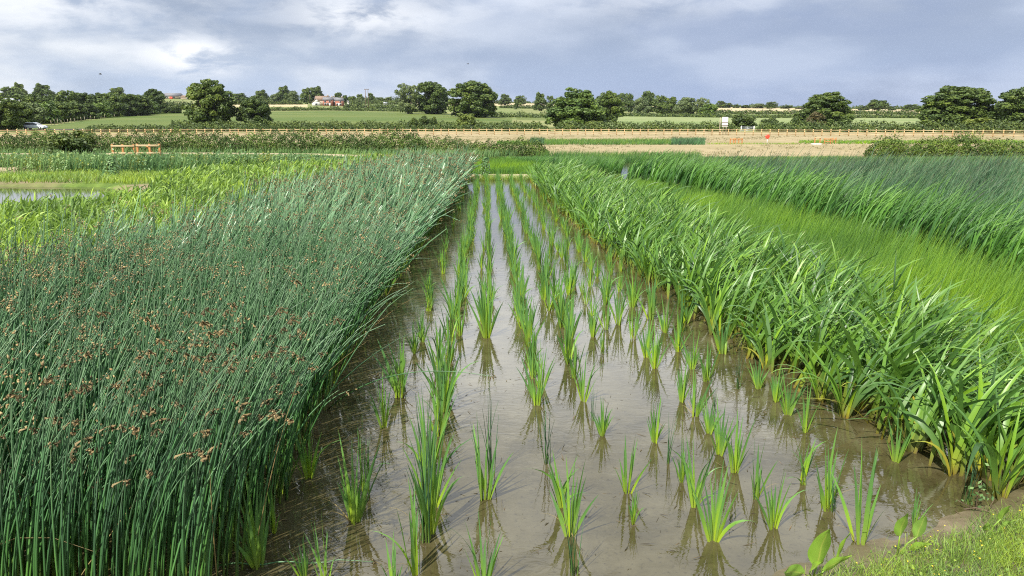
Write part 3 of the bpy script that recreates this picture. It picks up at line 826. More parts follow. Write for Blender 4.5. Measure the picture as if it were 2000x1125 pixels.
# an undergrowth of shorter flag leaves closes the bed
Q = scatter(FBED, 75.0); n = len(Q)
parts.append(blades(Q, U(.55, 1.05, n), np.radians(G(90, 45, n)), U(.1, .5, n), U(.4, 1.6, n), U(.03, .044, n), G(0, .8, n), 6, sword, np.clip(G(.45, .2, n), 0, 1), 1.6, 'flat', G(0, .7, n))[:4])
tag(link('flag_bed', bmesh_('flag_bed', merge(parts), M['flag'])), 'bright green sword leaves filling the flag bed behind its edge plants', 'flag leaves', kind='stuff')

# yellowing leaves flopped on the water along the near edge of the flag bed
for k, (px, py, rz) in enumerate([(1580, 850, 2.9), (1600, 830, 3.2), (1560, 800, 3.0), (1640, 815, 2.7), (1520, 690, 3.2), (1500, 705, 2.8), (1660, 860, 3.4)]):
    b = on(px + 95, py)
    q = blades(np.zeros((1, 3)), np.array([.62 + .05 * (k % 3)]), np.array([-PI / 2]), np.array([.5]), np.array([1.15]), np.array([.026]), np.array([PI / 2 + .3]), 9, sword, np.array([.5]), .7, 'flat', np.array([.3]), .2)
    o = link('fallen_leaf', bmesh_('fallen_leaf', q[:4], M['yellow_leaf'] if k % 2 else M['flag']), None, (b[0], b[1], .01))
    o.rotation_euler = (0, 0, rz - PI)
    tag(o, ['green', 'yellow'][k % 2] + ' leaf flopped over water beside the flag bed, ' + ORD[k] + ' from near', 'leaf', 'flopped leaves by the flag bed')

# ------------------------------------------------------------------ other beds
def bed(name, poly, dens, mat, L, lean, curve, W, S, label, cat, az=(92, 22), tone_sc=.5, prof=hair, z=0.0, wscale=10, maxw=3, face=.7, power=1.5, seed=1, hf=None):
    P = scatter(poly, dens, z); n = len(P); d = np.hypot(P[:, 0], P[:, 1])
    pt = patchy(P, tone_sc, seed)
    Ln = np.abs(G(L[0], L[1], n)) * (.88 + .24 * patchy(P, .8, seed + 3))
    if hf: Ln *= np.interp(P[:, 1], *hf)
    b = blades(P, Ln, np.radians(G(az[0], az[1], n)), np.abs(G(lean[0], lean[1], n)), np.abs(G(curve[0], curve[1], n)), np.abs(G(W, W * .2, n)) * np.clip(d / wscale, 1, maxw),
               G(0, face, n), S, prof, np.clip(.2 + .6 * pt + G(0, .17, n), 0, 1), power, 'flat', G(0, .5, n))
    return tag(link(name, bmesh_(name, b[:4], M[mat])), label, cat, kind='stuff')


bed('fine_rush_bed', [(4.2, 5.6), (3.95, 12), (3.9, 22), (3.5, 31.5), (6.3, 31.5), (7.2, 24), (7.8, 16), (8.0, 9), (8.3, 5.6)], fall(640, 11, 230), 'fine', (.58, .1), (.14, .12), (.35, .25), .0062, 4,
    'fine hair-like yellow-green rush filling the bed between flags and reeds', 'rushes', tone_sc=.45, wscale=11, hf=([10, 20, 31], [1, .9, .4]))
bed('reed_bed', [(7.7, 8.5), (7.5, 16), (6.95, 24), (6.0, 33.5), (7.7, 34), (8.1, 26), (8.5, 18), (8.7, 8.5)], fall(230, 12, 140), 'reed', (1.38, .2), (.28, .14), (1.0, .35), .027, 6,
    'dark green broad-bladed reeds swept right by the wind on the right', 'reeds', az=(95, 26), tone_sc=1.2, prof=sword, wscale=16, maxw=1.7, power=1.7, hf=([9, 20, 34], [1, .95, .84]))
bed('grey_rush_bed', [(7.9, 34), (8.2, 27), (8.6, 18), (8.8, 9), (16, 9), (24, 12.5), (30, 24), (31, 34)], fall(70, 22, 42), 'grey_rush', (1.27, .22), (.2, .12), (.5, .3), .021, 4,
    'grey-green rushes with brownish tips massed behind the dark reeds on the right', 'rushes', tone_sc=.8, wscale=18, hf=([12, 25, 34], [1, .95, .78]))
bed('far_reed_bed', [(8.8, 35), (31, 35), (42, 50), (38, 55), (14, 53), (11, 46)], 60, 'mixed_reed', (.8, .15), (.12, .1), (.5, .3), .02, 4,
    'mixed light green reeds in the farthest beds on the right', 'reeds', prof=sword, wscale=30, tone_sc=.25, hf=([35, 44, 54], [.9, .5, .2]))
bed('low_rush_patch', [(-1.3, 36.6), (3.6, 36.6), (2.9, 43), (1.2, 49), (-1.9, 49)], 170, 'fine', (.32, .06), (.12, .08), (.3, .2), .014, 3, 'square patch of bright lime green rush beyond the far track', 'rushes', wscale=60)
bed('middle_reed_bed', [(3.7, 36.6), (6.4, 36.6), (7.2, 42), (6.5, 51), (0.6, 53.5), (2.2, 47), (3.0, 42)], 130, 'reed', (1.0, .15), (.15, .1), (.75, .3), .024, 5, 'green reeds bending right beyond the far track, left of the open water', 'reeds', prof=sword, wscale=60, power=1.7, hf=([36, 44, 53], [.9, .52, .2]))
bed('far_fringe', [(6.3, 47), (13, 46), (15, 54.5), (3, 55.5)], 60, 'mixed_reed', (.5, .1), (.12, .1), (.4, .2), .022, 4, 'yellow-green reed fringe behind the open water in the distance', 'reeds', prof=sword, wscale=60)
bed('hedge_foot_reed', [(-40, 57), (-20, 57.6), (-8, 55), (-1.8, 50), (1.2, 54), (4, 57), (-10, 60), (-40, 61)], 34, 'weed', (.5, .12), (.1, .1), (.4, .3), .03, 3, 'green reeds along the foot of the left hedge', 'reeds', prof=sword, z=.1, wscale=70)
bed('track_edge_grass', [(-.9, 33.3), (2.2, 33.3), (2.2, 34.1), (-.9, 34.1)], 500, 'grass', (.26, .06), (.2, .2), (.6, .4), .012, 3, 'short green fringe below the far track', 'grass', az=(90, 120), wscale=60)
bed('water_edge_leaves', [(7.0, 37.4), (7.7, 37.4), (7.7, 38.6), (7.0, 38.6)], 130, 'meadow', (.4, .1), (.2, .2), (.6, .4), .02, 3, 'small light green leafy clump in the open water', 'water plants', az=(90, 120), wscale=60)

# left side: leafy meadow, weeds
meadow_poly = [(-6.0, 6), (-5.4, 13), (-5.1, 18), (-4.5, 26), (-4.0, 33.8), (-2.0, 37), (-1.9, 49.5), (-7.3, 49.8), (-8.2, 44), (-13.2, 42), (-14.2, 34), (-12.6, 28.8), (-11.4, 26.2), (-11.8, 23.2), (-13.7, 20.3), (-34, 13.6), (-30, 10), (-12, 6)]
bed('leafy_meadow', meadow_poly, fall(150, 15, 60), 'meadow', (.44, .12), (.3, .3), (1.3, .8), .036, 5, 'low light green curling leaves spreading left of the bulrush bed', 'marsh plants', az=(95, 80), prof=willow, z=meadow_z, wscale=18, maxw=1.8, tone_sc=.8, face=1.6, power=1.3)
bed('pond_bank_grass', [(-34, 31.3), (-17.5, 30.95), (-13.6, 30.2), (-12.5, 36), (-34, 36)], 110, 'grass', (.24, .06), (.25, .2), (.6, .4), .02, 3, 'short bright grass on the far bank of the small pond', 'grass', az=(90, 120), z=meadow_z, wscale=30)


def weeds(name, poly, dens, hgt, mat, label, size=.05, nleaf=16, seed=2, cat='weeds', sc=.35):
    P = scatter(poly, dens, meadow_z); n = len(P)
    pt = patchy(P, sc, seed)
    h = np.interp(P[:, 1], [37, 41, 46, 53], [1.0, .8, .34, .2]) * np.abs(G(hgt, hgt * .22, n)) * (.65 + .6 * patchy(P, .5, seed + 5))
    az = np.radians(G(90, 40, n)); ln = np.abs(G(.1, .1, n))
    st = blades(P, h, az, ln, np.abs(G(.2, .15, n)), np.full(n, .016), G(0, .8, n), 3, hair, np.clip(pt, 0, 1), 1.4, 'flat')
    u = rng.uniform(.12, 1.0, (n, nleaf)); rad = .14 * h[:, None] * (1.15 - u) + .02
    th = rng.uniform(0, 2 * PI, (n, nleaf))
    c = np.stack([P[:, 0:1] + (h[:, None] * u) * .22 * np.sin(az)[:, None] + rad * np.cos(th), P[:, 1:2] + rad * np.sin(th), P[:, 2:3] + h[:, None] * u * .96], 2).reshape(-1, 3)
    nr_ = np.stack([np.cos(th), np.sin(th), rng.uniform(.1, 1.1, th.shape)], 2).reshape(-1, 3); nr_ /= np.linalg.norm(nr_, axis=1, keepdims=True)
    tone = np.clip(np.repeat(.15 + .7 * pt, nleaf) + G(0, .15, n * nleaf), 0, 1)
    cd = cards(c, nr_, U(.6, 1.3, len(c)) * size, tone, np.clip(u.ravel(), 0, 1), .8)
    return tag(link(name, bmesh_(name, merge([st[:4], cd]), M[mat], False)), label, cat, kind='stuff')


WP = [(-34, 37.5), (-21.5, 37.2), (-14.2, 36.4), (-12.5, 42), (-10, 47), (-9.5, 50), (-12, 52), (-20, 53), (-34, 52)]
weeds('tall_weeds', WP, 9, .85, 'weed', 'tall blue-green weeds between pond and path on the left', .06, 18, sc=.28)
weeds('yellow_weeds', WP, 5, .75, 'yellow_weed', 'yellow-green weeds mixed among the tall ones on the left', .055, 16, seed=6, sc=.2)
bed('weed_stalks', WP, 45, 'reed_pale', (.8, .2), (.1, .12), (.4, .3), .03, 3, 'slim pale green stalks standing among the left weeds', 'weeds', prof=sword, z=meadow_z, wscale=100, tone_sc=.3, hf=([37, 41, 46, 53], [1.0, .8, .36, .25]))
weeds('marsh_weeds', [(-12.2, 43), (-7.4, 43.5), (-2.2, 49.6), (-7, 50), (-9.5, 49.6)], 14, .6, 'weed', 'lower green marsh weeds left of the far bulrushes', .06, 14, seed=4)

# single leafy weeds that stand out
def weed_plant(px, py, z, h, w, mat, label, n=260, lf=.055):
    b = on(px, py, z); r = np.random.default_rng(int(px))
    u = rng.uniform(.03, 1, n); th = U(0, 2 * PI, n); rad = w / 2 * np.sqrt(rng.uniform(size=n)) * (1.1 - u * .75)
    c = np.stack([rad * np.cos(th) + .1 * u * h, rad * np.sin(th), u * h], 1)
    nv = np.stack([np.cos(th), np.sin(th), U(.2, 1.2, n)], 1); nv /= np.linalg.norm(nv, axis=1, keepdims=True)
    o = thing('leafy_weed', b, label, 'plant')
    link('foliage', bmesh_('foliage', cards(c, nv, U(.6, 1.3, n) * lf, np.clip(G(.4, .2, n), 0, 1)), M[mat], False), o)
    st = MB()
    for k in range(5):
        a = 2 * PI * k / 5; st.tube([(0.02 * math.cos(a), .02 * math.sin(a), -.02), (w * .14 * math.cos(a), w * .14 * math.sin(a), h * .5), (w * .2 * math.cos(a) + .08 * h, w * .2 * math.sin(a), h * .9)], [.012, .009, .004], 5)
    st.build('stem', M['twig'], o)


weed_plant(945, 349, .0, .95, .8, 'weed', 'leafy green willowherb at the left end of the far track')
weed_plant(218, 345, .15, .85, 1.0, 'weed', 'dense green weed standing out among the tall weeds on the left', 420, .07)

# ------------------------------------------------------------------ near right bank: grass, plantains, twig
gp = [(.9, 2.2), (1.4, 3.45), (1.75, 3.75), (2.31, 4.0), (2.96, 4.3), (3.9, 4.68), (5.5, 4.9), (6, 2.2)]
def shore(P): return 3.12 + .43 * P[:, 0] - P[:, 1]
P = scatter(gp, 5500, bank_z)
P = P[rng.uniform(size=len(P)) < np.clip((shore(P) - .13) * 3.0 + .5 * (patchy(P, 5, 3) - .5), 0, 1)]
n = len(P)
b1 = blades(P, np.abs(G(.085, .03, n)) + .01, U(0, 2 * PI, n), np.abs(G(.3, .25, n)), U(.2, 1.3, n), U(.0025, .0045, n), U(0, PI, n), 4, hair, np.clip(.2 + .6 * patchy(P, 3, 2) + G(0, .18, n), 0, 1), 1.5, 'flat', G(0, .6, n))
Q = scatter(gp, 1100, bank_z); Q = Q[rng.uniform(size=len(Q)) < np.clip((shore(Q) - .08) * 2.4, 0, 1) * (patchy(Q, 4, 8) > .4)]
nq = len(Q); nv = rng.normal(size=(nq, 3)) * .4 + np.array([0, 0, 1]); nv /= np.linalg.norm(nv, axis=1, keepdims=True)
b2 = cards(Q + np.array([0, 0, .03]) + rng.normal(size=(nq, 3)) * .012, nv, U(.006, .012, nq), np.clip(G(.5, .2, nq), 0, 1), None, 1.3)
tag(link('grass', bmesh_('grass', merge([b1[:4], b2]), M['grass'], False)), 'short sunlit grass on the bank in the near right corner', 'grass', kind='stuff')
Q = scatter(gp, 60, bank_z); Q = Q[(shore(Q) > .15) & (patchy(Q, 2.5, 1) > .45)]
nq = len(Q)
tag(link('small_flowers', mesh('small_flowers', *(lambda c: (c[0], c[1], M['flower'], {'t': c[2], 'tone': c[3]}))(cards(Q + np.array([0, 0, .055]), np.tile([0, -.3, 1.], (nq, 1)), U(.004, .007, nq), U(0, 1, nq), None, 1.5)))), 'tiny yellow flowers in the bank grass', 'flowers', kind='stuff')


def broad_leaf(L, Wd, seed, cup=.25, bend=.35):
    r = np.random.default_rng(seed); nu, nv_ = 12, 7; V = []; T = []
    for i in range(nu):
        t = i / (nu - 1); w = Wd / 2 * max(.02, math.sin(PI * min(1, t * .93 + .07)) ** .75 * (1.25 - .55 * t))
        for j in range(nv_):
            s = j / (nv_ - 1) * 2 - 1
            V.append((s * w, -bend * L * (t ** 2) * .5 + cup * abs(s) ** 1.5 * w + .003 * math.sin(t * 11 + s * 3 + seed), t * L)); T.append(abs(s))
    Fq = [(i * nv_ + j, i * nv_ + j + 1, (i + 1) * nv_ + j + 1, (i + 1) * nv_ + j) for i in range(nu - 1) for j in range(nv_ - 1)]
    return mesh('leaf', V, Fq, M['plantain'], {'t': T, 'tone': np.full(len(V), r.uniform(.35, .65))}, True)


def plantain(px, py, leaves, label):
    b = on(px, py); b[2] = float(bank_z(b[0], b[1])); b[2] = max(b[2], -.01)
    o = thing('water_plantain', b, label, 'water plant')
    for k, (dx, dz, L, Wd, rx, ry, rz) in enumerate(leaves):     # stalk end offset and leaf pose
        st = MB().tube([(0.01 * k - .02, 0, -.02), (dx * .5 - .01, -.01, dz * .62), (dx, -.02, dz)], [.006, .0045, .0035], 6)
        s = st.build('stalk', M['plantain'], o, smooth=True)
        for nm, v in (('t', .2), ('tone', .5)):
            q = s.data.attributes.new(nm, 'FLOAT', 'POINT'); q.data.foreach_set('value', np.full(len(s.data.vertices), v, np.float32))
        lf = link('leaf', broad_leaf(L, Wd, k + int(px)), o, (dx, -.02, dz))
        lf.rotation_euler = (rx, ry, rz)


plantain(1592, 1150, [(-.01, .11, .26, .125, .1, 0.0, .15), (-.08, .06, .2, .085, .2, -1.15, .2), (.10, .14, .16, .055, 0, .35, .7), (.03, .07, .17, .07, .3, .75, .4), (-.05, .06, .17, .06, .3, -.5, .9)], 'large water plantain with a broad pale upright leaf at the bottom edge')
plantain(1757, 1100, [(-.03, .13, .17, .085, .1, -.05, .2), (.07, .12, .165, .07, .1, .1, -.2), (.04, .04, .12, .06, .4, .9, .2)], 'water plantain with two upright leaves, right of the larger one')
plantain(1932, 1068, [(.03, .12, .12, .06, .2, .1, .2), (-.03, .05, .1, .05, .3, -.8, 0), (.03, .04, .11, .05, .2, .9, .6)], 'small water plantain in the grass near the right edge')

o = thing('drift_twig', on(1905, 1000), 'reddish brown twig with small green leaves sticking up from the shallow water', 'twig')
tw = MB().tube([(-.06, .05, -.01), (0, 0, .03), (.12, -.09, .02), (.25, -.15, .0)], [.006, .006, .004, .002], 6).tube([(0, 0, .03), (.02, .03, .12), (.03, .02, .2)], [.004, .003, .002], 6).tube([(.05, -.04, .03), (.1, -.02, .1)], [.003, .002], 5).tube([(-.02, .02, .02), (-.1, .06, .06)], [.003, .002], 5)
tw.build('branch', M['twig'], o)
nn = 40; c = np.array([[.025, .02, .15]]) + rng.normal(size=(nn, 3)) * np.array([.045, .03, .06]); c[:, 2] = np.maximum(c[:, 2], .03)
nv = rng.normal(size=(nn, 3)); nv /= np.linalg.norm(nv, axis=1, keepdims=True)
link('foliage', bmesh_('foliage', cards(c, nv, U(.012, .02, nn), U(.3, .8, nn)), M['weed'], False), o)

# ------------------------------------------------------------------ litter floating on the water
LP = np.array([(x, y) for x, y, h, d_ in spots if y < 16])
n = 1300
base = LP[rng.integers(len(LP), size=n)] + rng.normal(size=(n, 2)) * .13
extra = np.column_stack([U(-1.5, 3.2, 900), U(3.4, 14, 900)])
c = np.concatenate([base, extra]); c = np.column_stack([c, U(.001, .004, len(c))]); n = len(c)
lit = blades(c, np.abs(G(.035, .035, n)) + .006, U(0, 2 * PI, n), U(1.45, 1.6, n), G(0, .25, n), U(.0025, .008, n), U(0, PI, n), 3, willow, np.clip(G(.45, .25, n), 0, 1))
tag(link('floating_litter', bmesh_('floating_litter', lit[:4], M['litter'])), 'bits of dead leaf and scum floating round the young plants', 'litter', kind='stuff')
Q = np.concatenate([scatter([tuple(on(x, y, .12)[:2]) for x, y in ((600, 264), (2100, 268), (2100, 300), (1700, 300), (1500, 305), (1050, 303), (760, 275))], .8, .1)]); n = len(Q)
Q = Q[patchy(Q, .12, 4) + rng.normal(0, .12, n) > .52]; n = len(Q)
ew = blades(np.repeat(Q, 6, 0) + rng.normal(size=(6 * n, 3)) * np.array([.12, .12, 0]), U(.06, .22, 6 * n), U(0, 6.28, 6 * n), U(.1, .9, 6 * n), U(.1, .9, 6 * n), U(.03, .06, 6 * n), U(0, PI, 6 * n), 2, hair, U(.1, .9, 6 * n))
tag(link('earth_weeds', bmesh_('earth_weeds', ew[:4], M['dull_weed'])), 'sparse dull seedlings and dry tufts scattered over the earth field', 'weeds', kind='stuff')

# ------------------------------------------------------------------ trees, bushes and hedges
def crown_mesh(name, mat, prof, nl=46, per=150, leaf=.32, lr=.3, seed=1, hole=0.0, squash=.8):
    """crown of unit size: radius 0.5, height 0..1; prof(h) radius"""
    r = np.random.default_rng(seed); C_ = []; Nn = []; T = []
    for i in range(nl):
        h = r.uniform(.04, .93)
        while r.uniform() > (prof(h) / .5) ** 1.3 + .1: h = r.uniform(.04, .93)
        R = prof(h)
        a = r.uniform(0, 2 * PI); q = R * (r.uniform(.45, .88) if r.uniform() > .25 else r.uniform(0, .5))
        rad = lr * r.uniform(.6, 1.15) * (.35 + .65 * R / .5)
        c = np.array([q * math.cos(a), q * math.sin(a), h])
        m = int(per * (rad / lr) ** 2) + 8
        dv = r.normal(size=(m, 3)); dv /= np.linalg.norm(dv, axis=1, keepdims=True)
        dv[:, 2] = np.where(dv[:, 2] < -.7, -dv[:, 2], dv[:, 2])
        if hole: dv = dv[r.uniform(size=m) > hole]
        p = c + dv * np.array([1, 1, squash]) * rad * r.uniform(.6, 1.05, (len(dv), 1)) * np.array([.5 / .5, 1, 1])
        C_.append(p); nv = dv + r.normal(size=dv.shape) * .55; Nn.append(nv / np.linalg.norm(nv, axis=1, keepdims=True))
        T.append(np.clip(r.normal(.5, .16) + r.normal(0, .13, len(dv)), 0, 1))
    C_ = np.concatenate(C_); Nn = np.concatenate(Nn); T = np.concatenate(T)
    C_[:, 2] = np.clip(C_[:, 2], .01, 1.06)
    cd = cards(C_, Nn, rng.uniform(.6, 1.3, len(C_)) * leaf, T, None, 1.25)
    return bmesh_(name, cd, mat, False)


def trunk_mesh(h0, seed, r0=.035, top=.85, spread=.28):
    r = np.random.default_rng(seed); m = MB()
    m.tube([(0, 0, -.03), (.005, 0, h0 * .5), (0, .01, h0 + .08), (.01, 0, top * .6), (0, 0, top)], [r0 * 1.35, r0, r0 * .85, r0 * .5, r0 * .12], 8)
    for k in range(7):
        a = 2 * PI * k / 7 + r.uniform(-.3, .3); z0 = h0 + r.uniform(0, .25); q = spread * r.uniform(.7, 1.2)
        m.tube([(0, 0, z0), (q * .45 * math.cos(a), q * .45 * math.sin(a), z0 + .1), (q * math.cos(a), q * math.sin(a), min(.9, z0 + r.uniform(.2, .42)))], [r0 * .5, r0 * .33, r0 * .08], 6)
    return mesh('trunk', m.v, m.f, M['bark'], smooth=True)


def ell(lo, hi=.5, p=.5): return lambda h: .5 * max(.06, (1 - abs((h - hi) / (1 - hi if h > hi else hi + lo)) ** 2)) ** p
KINDS = {
    'oak_full': (crown_mesh('crown', M['oak'], ell(.25, .42), 172, 191, 0.0228, 0.122, 11), trunk_mesh(.1, 1)),
    'oak_round': (crown_mesh('crown', M['oak'], ell(.12, .5), 156, 191, 0.0228, 0.122, 12), trunk_mesh(.16, 2)),
    'oak_cone': (crown_mesh('crown', M['oak'], lambda h: .5 * np.interp(h, [0, .15, .38, .6, .85, 1], [.55, .85, 1, .88, .56, .12]), 179, 191, 0.0228, 0.108, 13), trunk_mesh(.1, 3)),
    'oak_dome': (crown_mesh('crown', M['oak'], lambda h: .5 * np.interp(h, [0, .1, .35, .6, .85, 1], [.9, 1, .98, .85, .55, .15]), 190, 191, 0.0218, 0.115, 14), trunk_mesh(.08, 4)),
    'ash_loose': (crown_mesh('crown', M['ash'], ell(.2, .55, .45), 129, 140, 0.0209, 0.094, 15, hole=.25), trunk_mesh(.14, 5, .03)),
    'field_bushy': (crown_mesh('crown', M['field_tree'], lambda h: .5 * np.interp(h, [0, .1, .35, .6, .85, 1], [.95, 1, .92, .72, .42, .1]), 206, 191, 0.0209, 0.101, 16), trunk_mesh(.06, 6)),
    'oak_mid': (crown_mesh('crown', M['oak'], ell(.2, .5), 51, 120, 0.0399, .19, 17), trunk_mesh(.14, 7)),
    'ash_mid': (crown_mesh('crown', M['ash'], ell(.2, .5), 51, 120, 0.0380, .19, 18), trunk_mesh(.14, 8)),
    'green_mid': (crown_mesh('crown', M['field_tree'], ell(.25, .45), 51, 120, 0.0399, .2, 19), trunk_mesh(.1, 9)),
    'oak_far': (crown_mesh('crown', M['oak'], ell(.15, .5), 30, 75, 0.0570, .21, 20), trunk_mesh(.12, 10)),
    'oak_umbrella': (crown_mesh('crown', M['oak'], lambda h: .5 * np.interp(h, [0, .3, .42, .65, .9, 1], [.08, .25, .9, 1, .6, .2]), 44, 105, 0.0427, .18, 21), trunk_mesh(.25, 11, .04)),
    'brown': (crown_mesh('crown', M['brown_bush'], ell(.3, .4), 44, 105, 0.0475, .2, 22), trunk_mesh(.05, 12)),
    'pale': (crown_mesh('crown', M['pale_bush'], ell(.3, .4), 44, 120, 0.0427, .2, 23), trunk_mesh(.05, 13)),
    'lime': (crown_mesh('crown', M['lime_bush'], ell(.3, .4), 40, 105, 0.0475, .2, 24), trunk_mesh(.05, 14)),
    'bush': (crown_mesh('crown', M['far_hedge'], ell(.35, .4), 51, 135, 0.0399, .2, 25), trunk_mesh(.04, 15)),
}


def tree(kind, px, base_y, top_y, wpx, dist, label, name='tree', cat='tree', group=None, rz=None):
    b = at(px, base_y, dist); b[2] = tz(b[0], b[1]) - .1
    t = at(px, top_y, dist)[2]
    hgt = max(1.0, t - b[2]); w = wpx / F * dist / math.cos(YAW)
    o = thing(name, b, label, cat, group, rz if rz is not None else float(rng.uniform(0, 6.28)))
    o.scale = (w * .95, w * .95, hgt / 1.0)
    link('trunk', KINDS[kind][1], o); link('crown', KINDS[kind][0], o)
    return o


